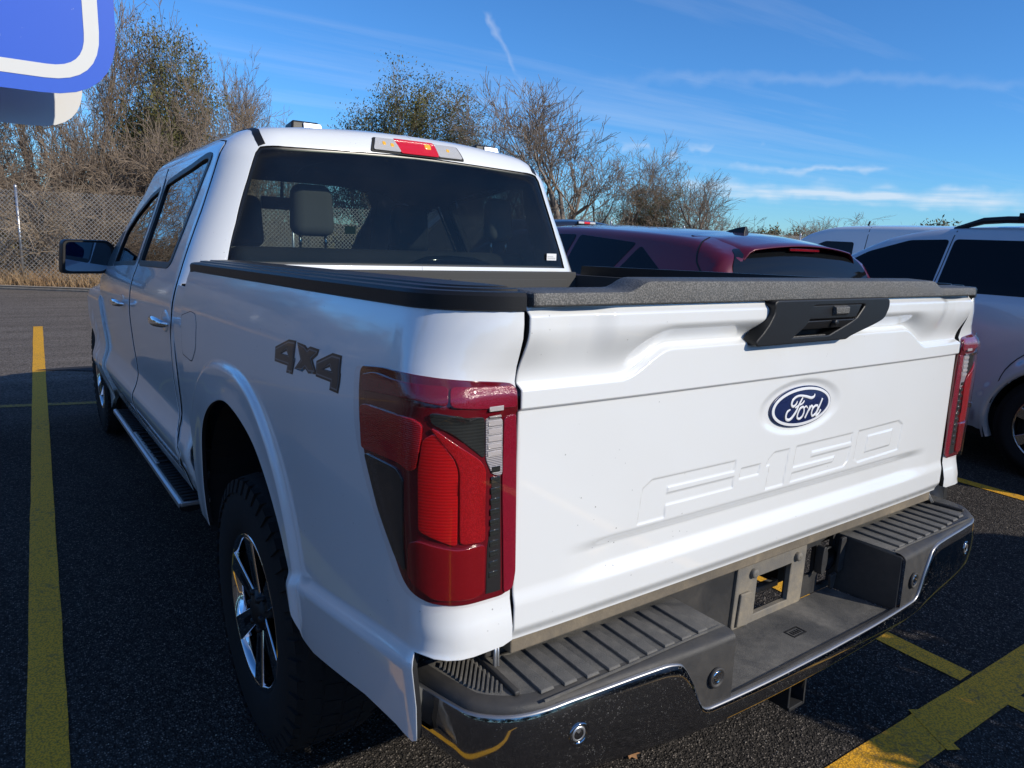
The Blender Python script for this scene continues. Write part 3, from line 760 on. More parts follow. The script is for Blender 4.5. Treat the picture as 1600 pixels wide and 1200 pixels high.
# ---- tailgate
GX = .7912
def seg_d(P, poly):
    poly = np.array(poly); d = np.full(len(P), 9.)
    for i in range(len(poly)):
        a = poly[i-1]; e = poly[i]-a; t = np.clip(((P-a)@e)/(e@e), 0, 1); d = np.minimum(d, np.linalg.norm(P-a-t[:, None]*e, axis=1))
    return np.where(pip(poly, P), -d, d)
LET = [
 [[(-.503, .965), (-.493, 1.036), (-.468, 1.051), (-.211, 1.051), (-.214, 1.028), (-.422, 1.028), (-.424, 1.015), (-.213, 1.015), (-.216, .991), (-.424, .991), (-.428, .965)]],
 [[(-.190, 1.030), (-.122, 1.030), (-.127, 1.007), (-.195, 1.007)]],
 [[(-.092, 1.037), (-.072, 1.050), (-.014, 1.050), (-.028, .966), (-.096, .966), (-.086, 1.022), (-.100, 1.022)]],
 [[(.014, 1.052), (.258, 1.054), (.254, 1.030), (.082, 1.029), (.080, 1.017), (.256, 1.018), (.246, .982), (.230, .970), (.000, .967), (.004, .988), (.178, .990), (.184, 1.003), (.006, 1.002)]],
 [[(.286, 1.055), (.490, 1.059), (.515, 1.046), (.504, .976), (.296, .971), (.276, .983)], [(.335, 1.036), (.462, 1.038), (.456, .995), (.328, .993)]],
]
OV = (.0175, 1.148, .1195, .0475)
def letter_sd(x, z):
    P = np.stack([x, z], -1).reshape(-1, 2); d = np.full(len(P), 9.)
    near = (P[:, 0] > -.53) & (P[:, 0] < .54) & (P[:, 1] > .94) & (P[:, 1] < 1.085); Q = P[near]; dn = np.full(len(Q), 9.)
    for L in LET:
        s = seg_d(Q, L[0])
        for h in L[1:]: s = np.maximum(s, -seg_d(Q, h))
        dn = np.minimum(dn, s)
    d[near] = dn
    return d.reshape(np.shape(x))
def tg_y(x, z, sd=None):
    ax = np.abs(x)
    h = 1.268+.050*sstep(.575, .445, ax)*1.0                    # the ledge climbs towards the handle
    endr = sstep(.775, .70, ax)
    lip = .034-.010*(1-sstep(.62, .50, ax))*sstep(.60, .66, ax)*endr
    y = -lip*sstep(h+.002, 1.362, z)
    y = y+.012*sstep(1.379, 1.393, z)
    y = y-.017*sstep(h+.001, h-.011, z)
    y = y+.0085*sstep(1.2275, 1.2225, z)                        # style line under the ledge
    inner = sstep(.70, .55, ax)
    y = y+.012*sstep(.962, .935, z)*inner
    y = y-.017*sstep(.905, .872, z)*(.35+.65*inner)
    y = y+.012*sstep(.835, .806, z)
    y = y+.020*(ax/.79)**4*.35                                  # the panel wraps forward a little at its ends
    r = np.hypot((x-OV[0])/OV[2], (z-OV[1])/OV[3])
    y = y+.0055*sstep(1.42, 1.10, r)
    if sd is not None: y = y+.0024*sstep(.0026, -.0026, sd)
    return y
xs_ = np.linspace(-GX, GX, 361); zs_ = np.linspace(.806, 1.393, 205)
X, Z = np.meshgrid(xs_, zs_, indexing='ij'); e_ = .0012
Y = tg_y(X, Z, letter_sd(X, Z))
dx_ = (tg_y(X+e_, Z, letter_sd(X+e_, Z))-tg_y(X-e_, Z, letter_sd(X-e_, Z)))/(2*e_)
dz_ = (tg_y(X, Z+e_, letter_sd(X, Z+e_))-tg_y(X, Z-e_, letter_sd(X, Z-e_)))/(2*e_)
NT = np.stack([dx_, -np.ones_like(dx_), dz_], -1); NT /= np.linalg.norm(NT, axis=-1, keepdims=True)
# rounded outer hem
P = np.stack([X, Y, Z], -1)
def hem(P, N):
    def ring(axis_out, idx):
        a = P[idx] if isinstance(idx, int) else None
    Pn, Nn = P, N
    for side in (0, -1):
        o = np.array([-1., 0, 0]) if side == 0 else np.array([1., 0, 0])
        r1 = Pn[side]+o*.0035+np.array([0, .0025, 0]); r2 = Pn[side]+o*.0042+np.array([0, .012, 0])
        n1 = Nn[side]*.4+o; n1 /= np.linalg.norm(n1, axis=-1, keepdims=True); n2 = np.broadcast_to(o, r2.shape)
        if side == 0: Pn = np.concatenate([r2[None], r1[None], Pn]); Nn = np.concatenate([n2[None], n1[None], Nn])
        else: Pn = np.concatenate([Pn, r1[None], r2[None]]); Nn = np.concatenate([Nn, n1[None], n2[None]])
    for side in (0, -1):
        o = np.array([0, 0, -1.]) if side == 0 else np.array([0, 0, 1.])
        r1 = Pn[:, side]+o*.003+np.array([0, .003, 0]); r2 = Pn[:, side]+o*.0032+np.array([0, .03, 0])
        n1 = Nn[:, side]*.4+o; n1 /= np.linalg.norm(n1, axis=-1, keepdims=True); n2 = np.broadcast_to(o, r2.shape)
        if side == 0: Pn = np.concatenate([r2[:, None], r1[:, None], Pn], 1); Nn = np.concatenate([n2[:, None], n1[:, None], Nn], 1)
        else: Pn = np.concatenate([Pn, r1[:, None], r2[:, None]], 1); Nn = np.concatenate([Nn, n1[:, None], n2[:, None]], 1)
    return Pn, Nn
P, NT = hem(P, NT)
tailgate = grid("tailgate", P, M['white'], truck, N=NT)
tailgate.data.materials.append(M['gap']); _n0, _m0 = P.shape[:2]; _mi = np.zeros((_n0-1, _m0-1), np.int32); _mi[0, :] = _mi[-1, :] = 1; _mi[:, 0] = 1
tailgate.data.polygons.foreach_set('material_index', _mi.ravel())
# cap along the top edge, thicker between the chamfers
def cap_top(x): return 1.419+.0185*sstep(.585, .53, abs(x))
rows = []
for x in np.concatenate([[-GX], np.linspace(-GX+.004, GX-.004, 121), [GX]]):
    t = cap_top(x); e = .003 if abs(x) > GX-.003 else 0
    rows.append([(x, -.018+e, 1.396), (x, -.031+e, 1.3965), (x, -.0335+e, 1.399), (x, -.0325+e, t-.005), (x, -.0305+e, t-.0012), (x, -.025+e, t-e), (x, .036, t+.004-e), (x, .046, t-.002), (x, .048, 1.39)])
P = np.array(rows); n_, m_ = P.shape[:2]
Fq = [(i*m_+j, (i+1)*m_+j, (i+1)*m_+j+1, i*m_+j+1) for i in range(n_-1) for j in range(m_-1)] + [tuple(range(m_)), tuple((n_-1)*m_+k for k in range(m_))[::-1]]
capo = mk("tailgate_cap", P.reshape(-1, 3), Fq, M['grain'], tailgate); capo.data.set_sharp_from_angle(angle=RAD(40))
# handle bezel, lever, latch
hb = [(-.180, 1.3945), (-.176, 1.372), (-.221, 1.306), (.122, 1.306), (.136, 1.312), (.262, 1.350), (.279, 1.377), (.276, 1.3945)]
open_ = [(-.040, 1.388), (.166, 1.388), (.172, 1.380), (.142, 1.352), (.048, 1.313), (-.103, 1.313), (-.056, 1.352), (-.046, 1.380)]
def ybez(x, z): return -.050+.010*sstep(1.345, 1.31, z)
bm_ = MB()
outer = dense(hb, .02); 
ring_o = [(x, ybez(x, z), z) for x, z in hb]
class Bez:
    sdf = None
    def P(s, u, v): u = np.asarray(u); v = np.asarray(v); return np.stack([u, ybez(u, v), v], -1)
    def N(s, u, v): n = np.zeros(np.shape(u)+(3,)); n[..., 1] = -1; return n
bezel = patch("handle_bezel", rounded(hb, .010, 4), Bez(), M['black'], tailgate, holes=[rounded(open_, .006, 3)], step=.02, thick=.034, lip=.003)
b = MB(); b.prism([(-.052, 1.3855), (.160, 1.3855), (.138, 1.354), (-.054, 1.354)], lambda x, z: (x, -.047, z), lambda x, z: (x, -.02, z))
b.build("latch_plate", M['black'], tailgate, bevel=.003)
b = MB(); b.hexa([(.036, -.056, 1.380), (.092, -.056, 1.380), (.092, -.056, 1.366), (.040, -.056, 1.366), (.036, -.046, 1.384), (.094, -.046, 1.384), (.094, -.046, 1.360), (.036, -.046, 1.360)])
b.build("lock_cover", M['grain'], tailgate, bevel=.002)
b = MB(); b.hexa([(-.056, -.050, 1.352), (.139, -.050, 1.352), (.092, -.044, 1.333), (-.080, -.044, 1.333), (-.056, -.02, 1.353), (.139, -.02, 1.353), (.092, -.02, 1.334), (-.080, -.02, 1.334)])
b.build("pull_lever", M['black'], tailgate, bevel=.003)
b = MB(); b.hexa([(-.110, -.006, 1.335), (.10, -.006, 1.335), (.06, -.006, 1.30), (-.125, -.006, 1.30), (-.110, .01, 1.335), (.10, .01, 1.335), (.06, .01, 1.30), (-.125, .01, 1.30)])
b.build("lever_recess", M['gap'], tailgate, smooth=False)
b = MB(); b.lathe([(.001, -.0585), (.006, -.0585), (.008, -.056), (.008, -.046)], (.040, 0, 1.346), 'y', 16); b.build("lock_barrel", M['black'], tailgate)
b = MB(); b.box(-.09, .04, -.034, -.028, 1.313, 1.318); b.build("camera_bracket", M['grain'], tailgate, bevel=.0015)
# oval badge
def ell(a_, b_, n=72): return [(OV[0]+a_*math.cos(2*math.pi*k/n), OV[1]+b_*math.sin(2*math.pi*k/n)) for k in range(n)]
yb = -.0065
class Dome:
    sdf = None
    def __init__(s, y): s.y = y
    def P(s, u, v):
        u = np.asarray(u); v = np.asarray(v); r = ((u-OV[0])/OV[2])**2+((v-OV[1])/OV[3])**2
        return np.stack([u, s.y+.0035*r, v], -1)
    def N(s, u, v):
        n = np.stack([.007*(np.asarray(u)-OV[0])/OV[2]**2, -np.ones_like(u), .007*(np.asarray(v)-OV[1])/OV[3]**2], -1); return n/np.linalg.norm(n, axis=-1, keepdims=True)
a0, b0 = OV[2], OV[3]
badge = patch("oval_badge", ell(a0, b0), Dome(yb-.0050), M['navy'], tailgate, step=.012, thick=.006, lip=.001)
patch("badge_ring", ell(a0*.972, b0*.945), Dome(yb-.0062), M['badgewhite'], tailgate, holes=[ell(a0*.905, b0*.825)], step=.01, thick=.0012, lip=.0003)
SW = {'Fa': [.0020, .0036, .0042, .0038, .0032, .0036, .0040, .0042, .0036, .0030, .0024, .0014], 'Fb': [.0020, .0030, .0036, .0040, .0042, .0042, .0040, .0042, .0040, .0034, .0022]}
b = MB()
for k in ('Fa', 'Fb', 'Fc', 'o', 'oc', 'r', 'rb', 'da', 'db'):
    pts = TR['s_'+k]; w = SW.get(k, [.0024 if k in ('Fc', 'oc') else .0034]*len(pts))
    c = catmull([(x, z, w_) for (x, z), w_ in zip(pts, w)], 6)
    b.tube([(x, yb-.0062+.0035*(((x-OV[0])/OV[2])**2+((z-OV[1])/OV[3])**2), z) for x, z, _ in c], [w_*.92 for _, _, w_ in c], 8, .35, up=(0, 1, 0))
b.build("badge_script", M['badgewhite'], tailgate)

# ---- sill under the tailgate
b = MB(); b.box(-.786, .786, .012, .062, .771, .800); b.build("bed_sill", M['sill'], truck, bevel=.004)
for s in (-1, 1):
    b = MB(); b.tube([(s*.800, .040, .812), (s*.818, .014, .757)], .0035, 6); b.tube([(s*.794, .040, .812), (s*.811, .014, .757)], .0025, 6); b.build("tailgate_cable", M['steel'], truck)

# ---- tail lamps
def tail_lamp():
    root = patch("tail_lamp", rounded(TR['tl_out'], .012, 4), BED, M['l_house'], truck, step=.02, off=.003, thick=.016, lip=.0015)
    spec = [('B1', 'l_maroon', 'reflector', .007), ('B2', 'l_reflect', 'reflector', .007), ('C', 'l_smoke', 'smoked_panel', .0055), ('D', 'l_clear', 'reversing_lens', .006), ('E', 'l_reflect', 'reflector_strip', .0065), ('G1', 'l_red', 'brake_lens', .007),
            ('G3', 'l_side', 'brake_lens', .007), ('G2', 'l_bright', 'light_chamber', .0055), ('H', 'l_smoke', 'smoked_panel', .006), ('I', 'l_deep', 'lower_lens', .0075)]
    for k, mt, nm, of in spec:
        patch(nm, rounded(TR['tl_'+k], .006, 3), BED, M[mt], root, step=.012, off=of, thick=.004, lip=.0012)
    patch("vent_panel", TR['tl_F'], BED, M['gap'], root, step=.02, off=.0048, thick=.002)
    us = [p[0] for p in TR['tl_F']]
    for i in range(11):
        z = 1.128-i*.0183
        u0 = -.209; u1 = -.1995
        patch("vent_slat", [(u0-.0012, z), (u1, z), (u1, z+.0085), (u0-.0012, z+.0085)], BED, M['l_smoke'], root, step=.02, off=.0072, thick=.002)
    for i in range(7):
        z = 1.232-i*.0125
        patch("lens_rib", [(-.2105, z), (-.1935, z), (-.1935, z+.006), (-.2105, z+.006)], BED, M['l_clearbright'], root, step=.02, off=.0085, thick=.0025)
    return root
tlamp = tail_lamp()
tl_r = mirrored(tlamp)
patch("cover_lens", rounded(TR['tl_out'], .012, 4), BED, M['l_cover'], tlamp, step=.012, off=.013, thick=0)
for ch in [c for c in tlamp.children]:
    k = mirrored(ch); k.parent = tl_r
# ---- rear bumper
_pl = np.array([(0, -.149), (.2, -.148), (.4, -.142), (.5, -.136), (.60, -.127), (.73, -.117), (.80, -.108), (.85, -.091), (.886, -.066), (.908, -.040), (.918, -.01), (.928, .03), (.937, .07), (.942, .10)])
_pc = np.array(catmull([tuple(p) for p in _pl], 8))
def plan(n=None):
    L = _pc; full = np.concatenate([(L*[-1, 1])[::-1], L[1:]])
    d = np.concatenate([[0], np.cumsum(np.linalg.norm(np.diff(full, axis=0), axis=1))])
    t = np.linspace(0, d[-1], n); return np.stack([np.interp(t, d, full[:, 0]), np.interp(t, d, full[:, 1])], -1)
PLN = plan(241)
_tg = np.gradient(PLN, axis=0); _tg /= np.linalg.norm(_tg, axis=1, keepdims=True)
PNN = np.stack([_tg[:, 1], -_tg[:, 0]], -1)            # outward
f_zb = pchip([0, .35, .6, .8, .9, .951], [.560, .565, .580, .604, .630, .642])
f_zt = pchip([0, .405, .425, .465, .500, .54, .74, .80, .84, .88, .951], [.607, .612, .618, .690, .734, .741, .741, .738, .736, .735, .735])
def at(i, off, z): return (PLN[i, 0]+PNN[i, 0]*off, PLN[i, 1]+PNN[i, 1]*off, z)
rows = []
for i in range(len(PLN)):
    ax = abs(PLN[i, 0]); zb = float(f_zb(ax)); zt = float(f_zt(ax)); h = zt-zb
    pr = [(-.030, zb+.012), (-.012, zb+.001), (-.003, zb), (.0015, zb+.004)]
    for k in range(1, 7):
        t = k/7; pr.append((.002+.006*math.sin(math.pi*t)*min(1, h/.15), zb+.004+(h-.013)*t))
    pr += [(.0015, zt-.0035), (-.0005, zt-.0008), (-.004, zt), (-.016, zt-.004)]
    rows.append([at(i, o, z) for o, z in pr])
rows = np.array(rows); bump_o = grid("rear_bumper", rows, M['bumper'], truck, flip=True)
bump_o.data.materials.append(M['chrome_edge']); _mi = np.zeros((rows.shape[0]-1, rows.shape[1]-1), np.int32); _mi[:, -3:] = 1; bump_o.data.polygons.foreach_set('material_index', _mi.ravel())
# black cover: skin behind the chrome, rolled over into the step
cover = None
def cover_side(sg):
    idx = [i for i in range(len(PLN)) if PLN[i, 0]*sg >= .335]
    rows = []
    for i in idx:
        ax = abs(PLN[i, 0]); zt = float(f_zt(ax)); z0 = min(.60, zt-.03)
        if ax > .56: z0 = zt-.02
        rows.append([at(i, o, z) for o, z in ((-.006, z0), (-.0045, .62 if ax < .56 else zt-.004), (-.0045, .7355), (-.0068, .7425), (-.012, .7475), (-.021, .7508), (-.032, .7515))])
    return np.array(rows)
R = cover_side(1); L_ = cover_side(-1)
step_o = grid("bumper_step", R, M['stepclean'], truck, flip=True)
grid("step_skin", L_, M['stepclean'], step_o, flip=True)
# pads
def inner_edge(sg):
    return [(PLN[i, 0]+PNN[i, 0]*-.032, PLN[i, 1]+PNN[i, 1]*-.032) for i in range(len(PLN)) if PLN[i, 0]*sg >= .335]
for sg in (1, -1):
    e = inner_edge(sg)
    if sg > 0: poly = e+[(.82, .10), (.80, .064), (.337, .064)]
    else: poly = [(-.337, .064), (-.80, .064), (-.82, .10)]+e
    patch("step_top", poly, Plane((0, 0, .7512), (1, 0, 0), (0, 1, 0)), M['step'], step_o, step=.04, thick=.02, lip=0)
# raised tread bands, each tapering towards the tailgate
def tread(x0, w):
    b = MB(); y0, y1 = -.104, .030
    b.hexa([(x0, y0, .7512), (x0+w, y0, .7512), (x0+w, y1-.012, .7512), (x0+w*.25, y1, .7512),
            (x0+.002, y0+.003, .7565), (x0+w-.002, y0+.003, .7565), (x0+w-.002, y1-.017, .7565), (x0+w*.25, y1-.008, .7565)])
    return b
first = None
for sg in (-1, 1):
    for i in range(9):
        x0 = sg*.585-.018+(i-4)*.0475
        ysh = max(0, (abs(x0+.018)-.62)*.10)
        if first is None:
            Frame.raked_x = 0
            b = tread(0, .030); first = b.build("tread_band", M['step'], step_o, bevel=.0015); o = first
        else:
            o = link("tread_band", first.data, step_o); m = o.modifiers.new("wn", 'WEIGHTED_NORMAL'); m.keep_sharp = True
        o.location = (x0, ysh, 0)
# ridge lines behind the bands and the raised ledge at the back
for sg in (-1, 1):
    b = MB(); b.box(*sorted((sg*.305, sg*.815)), .050, .066, .7525, .7755)
    b.build("step_ledge", M['stepclean'], step_o, bevel=.004)
for sg in (-1, 1):
    b = MB(); b.box(*sorted((sg*.345, sg*.80)), -.1085, -.1055, .7505, .7545); b.box(*sorted((sg*.345, sg*.80)), .0405, .0435, .7505, .7545)
    b.build("step_lip", M['step'], step_o, smooth=False)
# corner grips: diagonal ridges on a triangular pad
def clip_seg(poly, p, d):
    ts = []
    for i in range(len(poly)):
        a = np.array(poly[i-1]); e = np.array(poly[i])-a; den = d[0]*e[1]-d[1]*e[0]
        if abs(den) < 1e-9: continue
        w = a-p; t = (w[0]*e[1]-w[1]*e[0])/den; s = (w[0]*d[1]-w[1]*d[0])/den
        if 0 <= s <= 1: ts.append(t)
    return (min(ts), max(ts)) if len(ts) >= 2 else None
for sg in (-1, 1):
    tri = rounded([(-.836, -.054), (-.836, .078), (-.898, .082), (-.891, .042), (-.885, -.003), (-.866, -.036)], .004, 3)
    b = MB()
    for i in range(30):
        p = np.array([-.93+i*.0098, .09]); d = np.array([-.60, -.80])
        q = clip_seg(tri, p, d)
        if not q or q[1]-q[0] < .012: continue
        a = p+d*q[0]; c = p+d*q[1]; nn = np.array([d[1], -d[0]])*.0021
        b.hexa([(*(a-nn*1.3), .7512), (*(a+nn*1.3), .7512), (*(c+nn*1.3), .7512), (*(c-nn*1.3), .7512), (*(a-nn*.7), .7565), (*(a+nn*.7), .7565), (*(c+nn*.7), .7565), (*(c-nn*.7), .7565)])
    if sg > 0: b.V = [(-x, y, z) for x, y, z in b.V]; b.F = [f[::-1] for f in b.F]
    o = b.build("grip_ridges", M['step'], step_o, smooth=False); o['kind'] = 'stuff'
    b = MB()
    pr = [(-.834, -.07, .7512), (-.822, -.07, .7512), (-.814, .095, .7512), (-.826, .095, .7512)]
    pr2 = [(x, y, .760) for x, y, _ in pr]
    b.hexa(pr+pr2)
    if sg > 0: b.V = [(-x, y, z) for x, y, z in b.V]; b.F = [f[::-1] for f in b.F]
    b.build("step_divider", M['stepclean'], step_o, bevel=.003)
# centre recess
b = MB()
b.hexa([(-.333, -.131, .585), (.333, -.131, .585), (.333, .046, .585), (-.333, .046, .585), (-.333, -.131, .5975), (.333, -.131, .5975), (.315, .046, .5985), (-.315, .046, .5985)])
floor_r = b.build("step_well", M['step'], step_o, bevel=.004)
for s in (-1, 1):
    b = MB(); b.hexa([(s*.335, -.133, .597), (s*.3365, -.133, .745), (s*.337, .048, .7505), (s*.318, .048, .597), (s*.350, -.129, .597), (s*.350, -.129, .745), (s*.350, .048, .7505), (s*.350, .048, .597)])
    b.build("well_side", M['stepclean'], step_o, bevel=.004)
b = MB(); b.box(-.333, .333, -.136, -.123, .5975, .6035); b.build("well_lip", M['stepclean'], step_o, bevel=.0025)
# small stamped label on the well floor
b = MB()
for (x0, x1, y0, y1) in ((-.006, .044, -.066, -.063), (-.006, .044, -.040, -.037), (-.006, -.003, -.0625, -.0405), (.041, .044, -.0625, -.0405)): b.box(x0, x1, y0, y1, .598, .5995)
for x in (.004, .013, .022, .031): b.box(x, x+.004, -.058, -.045, .598, .5992)
b.box(.003, .035, -.0535, -.0515, .598, .5989)
b.build("stamped_label", M['gap'], step_o, smooth=False)
# plate mount in the back wall
hole = [(-.030, .615), (.118, .615), (.122, .719), (-.026, .719)]
XZ = Plane((0, .046, 0), (1, 0, 0), (0, 0, 1))
patch("well_back", [(-.335, .598), (.335, .598), (.335, .772), (-.335, .772)], XZ, M['stepclean'], step_o, holes=[[(-.032, .613), (.120, .613), (.124, .721), (-.028, .721)], [(.196, .655), (.240, .655), (.240, .735), (.196, .735)], [(.262, .612), (.325, .612), (.325, .755), (.262, .740)]], step=.05, thick=.01)
XZ2 = Plane((0, .036, 0), (1, 0, 0), (0, 0, 1))
pm = patch("plate_mount", rounded([(-.108, .600), (.172, .600), (.180, .757), (-.098, .757)], .008, 3), XZ2, M['plate'], truck, holes=[hole], step=.03, thick=.012, lip=.003)
b = MB(); b.lathe([(.001, .026), (.010, .026), (.012, .029), (.012, .036)], (-.045, 0, .733), 'y', 16); b.lathe([(.001, .026), (.010, .026), (.012, .029), (.012, .036)], (.138, 0, .733), 'y', 16); b.build("plate_screw", M['plate'], pm)
b = MB(); b.hexa([(-.10, .029, .606), (-.060, .027, .604), (-.055, .027, .690), (-.092, .029, .690), (-.10, .036, .606), (-.060, .036, .604), (-.055, .036, .690), (-.092, .036, .690)]); b.build("mount_flange", M['plate'], pm, bevel=.003)
b = MB(); b.box(-.10, .20, .12, .14, .600, .618); b.box(-.10, .10, .10, .115, .69, .712); b.build("mount_bracket", M['steel'], pm, bevel=.003)
b = MB(); b.box(-.34, .34, .30, .31, .56, .79); b.build("crossmember", M['dark'], truck, smooth=False)
# trailer plug and its hinged flaps
b = MB(); b.lathe([(.001, .050), (.030, .050), (.034, .046), (.034, .034), (.029, .034), (.029, .044), (.001, .045)], (.290, 0, .690), 'y', 24); plug = b.build("trailer_plug", M['black'], truck)
b = MB(); b.prism(rounded([(.300, .655), (.326, .660), (.330, .752), (.306, .752)], .006, 3), lambda x, z: (x, .012, z), lambda x, z: (x, .020, z)); b.build("plug_flap", M['stepclean'], plug, bevel=.002)
b = MB(); b.prism(rounded([(.272, .652), (.302, .655), (.292, .612), (.278, .612)], .004, 3), lambda x, z: (x, .014, z), lambda x, z: (x, .022, z)); b.build("plug_flap", M['stepclean'], plug, bevel=.002)
b = MB(); b.prism(catmull([(.232, .665), (.246, .668), (.254, .690), (.254, .718), (.246, .738), (.234, .735), (.229, .70)], 4, True), lambda x, z: (x, .018, z), lambda x, z: (x, .040, z)); b.build("plug_cap", M['stepclean'], plug, bevel=.003)
# parking sensors
def sensor(x, z, mat1, mat2):
    i = int(np.argmin(np.abs(PLN[:, 0]-x))); c = np.array(at(i, .0066 if mat1 is M['bumper'] else .0005, z)); n = np.array([PNN[i, 0], PNN[i, 1], 0]); e1 = np.array([-n[1], n[0], 0]); e2 = np.array([0, 0, 1.])
    def ring(prof, name, mat, par):
        m = 24; P = np.array([[c+r*(math.cos(2*math.pi*k/m)*e1+math.sin(2*math.pi*k/m)*e2)+n*h for k in range(m)] for r, h in prof])
        return grid(name, P, mat, par, closed_v=True, flip=True)
    s = ring([(.021, -.003), (.0212, .0014), (.019, .0030), (.0165, .0022), (.0145, .0002)], "parking_sensor", mat1, bump_o if mat1 is M['bumper'] else step_o)
    ring([(.0145, .000), (.013, .0016), (.0105, .0018), (.0095, .0006), (.0005, .0010)], "sensor_face", mat2, s)
for s in (-1, 1):
    sensor(s*.738, .676, M['bumper'], M['steel']); sensor(s*.392, .672, M['stepclean'], M['chrome'])
# hitch receiver
b = MB()
o_, i_ = .036, .028
for (x0, x1, z0, z1) in ((-o_, -i_, .432, .504), (i_, o_, .420, .502), (-i_, i_, .420, .430), (-i_, i_, .492, .502)): b.box(x0, x1, -.085, .55, z0, z1)
hitch = b.build("hitch_receiver", M['dark'], truck, bevel=.0025)
b = MB(); b.box(-.030, .030, .20, .21, .439, .495); b.build("hitch_plug", M['steel'], hitch)

# ---- cab shell (roof, rear pillars, roof rails), doors, glass
wl = [(-.797, 1.409), (-.754, 1.56), (-.700, 1.72), (-.664, 1.818), (-.645, 1.842), (-.60, 1.849), (-.30, 1.862), (0, 1.868)]
TOPY = 3.46
cline = [(-.446, .652), (-.468, .52), (-.484, .40), (-.489, .30), (-.4915, .20), (-.4945, .10), (-.492, 0.), (-.478, -.10), (-.455, -.20), (-.452, -.28), (-.462, -.35), (-.480, -.42), cabuv(1.945, .615)]
topl = [(-.43, .672), (-.33, .697), (-.20, .697), (0., .674), (.30, .640), (.62, .590), (.90, .505), (1.15, .385), (1.40, .205), (1.55, .085), (1.62, -.02)]
def rv(P): return [rearuv(x, z) for x, z in P]
def lin(x0, x1, z0, z1, n): return [rearuv(x0+(x1-x0)*i/n, z0+(z1-z0)*i/n) for i in range(n+1)]
outline = lin(-.0005, -.60, 1.868, 1.849, 14) + [rearuv(x, z) for x, z in reversed(wl[:5])] + lin(-.76, -.0005, 1.409, 1.409, 60) + lin(-.0005, -.76, 1.335, 1.335, 60)
outline += [cabuv(1.90, 1.335), cabuv(1.905, 1.0), cabuv(1.90, .70), cabuv(1.90, .548)]
outline += [cabuv(y, .548) for y in (2.3, 2.9, 3.5, 4.06)] + [cabuv(y, .605) for y in (4.06, 3.5, 2.9, 2.3, 1.97)]
outline += [p for p in cline[::-1]][1:] + topl[:-1] + [(1.58, .12)]
outline += [(1.50, .30), (1.28, .50), (1.05, .66), (.93, .80), (.88, .95), (.86, 1.15), (.86, .90*math.pi/2-.0004)]
cab_shell = patch("cab_shell", outline, CAB, M['white'], truck, step=.035, thick=.02, both=True, rim=M['gap'])
# lower cab corner between door and bed (rides just behind the shut line)
class SideMap:
    """looks at a body from the left: (y, z) -> side face"""
    def __init__(s, sdf): s.sdf = sdf
    def P(s, u, v):
        u = np.asarray(u, float); v = np.asarray(v, float); lo = np.full_like(u, -.3); hi = np.full_like(u, 1.5)
        for _ in range(34):
            m = (lo+hi)/2; ins = s.sdf(np.stack([-m, u, v], -1)) < 0
            lo = np.where(ins, m, lo); hi = np.where(ins, hi, m)
        return np.stack([-(lo+hi)/2, u, v], -1)
def corner_sdf(p):
    x, y, z = p[..., 0], p[..., 1], p[..., 2]
    return rmax((np.abs(x)-_cabB(z))*.97, 1.722-y, .03)
cc = patch("cab_corner", [(1.726, 1.330), (1.726, .56), (1.93, .56), (1.93, 1.0), (1.925, 1.330)], SideMap(corner_sdf), M['white'], truck, step=.04, off=-.006, thick=.02); mirrored(cc)

glassR = rounded([(-.392, .612), (-.378, .535), (-.374, .42), (-.374, .31), (-.360, .197), (-.33, .178), (.240, .168), (.262, .30), (.300, .52), (.272, .563), (-.15, .600), (-.33, .626)], .03, 4)
glassF = rounded([(.330, .165), (.360, .38), (.395, .545), (.60, .515), (.86, .43), (1.02, .335), (1.06, .14), (.70, .155)], .03, 4)
def shrink(poly, f):
    c = np.array(poly).mean(0); n = len(poly); P = [np.array(p) for p in poly]; A = sum(P[i-1][0]*P[i][1]-P[i][0]*P[i-1][1] for i in range(n)); s = 1 if A > 0 else -1; o = []
    for i in range(n):
        e = P[(i+1) % n]-P[i-1]; e /= np.linalg.norm(e)+1e-9; o.append(tuple(P[i]+np.array([-e[1], e[0]])*s*f))
    return o
rear_poly = [(p[0]+.011, p[1]) for p in cline[:-1]] + [cabuv(1.985, .622), cabuv(2.4, .618), cabuv(2.9, .618), (.296, -.40), (.300, -.30), (.306, -.18), (.300, -.05), (.288, .05), (.276, .15), (.292, .28), (.318, .42), (.352, .57), (.362, .627), (.30, .632), (0., .666), (-.20, .689), (-.33, .689), (-.42, .666)]
front_poly = [(.313, -.40), (.317, -.30), (.323, -.18), (.317, -.05), (.305, .05), (.293, .15), (.309, .28), (.335, .42), (.369, .57), (.379, .626), (.62, .582), (.90, .497), (1.15, .377), (1.385, .205), (1.50, .10), (1.53, .0), (1.46, -.15), (1.43, -.28), (1.40, -.42), cabuv(3.98, .622), cabuv(3.5, .618), cabuv(2.925, .618)]
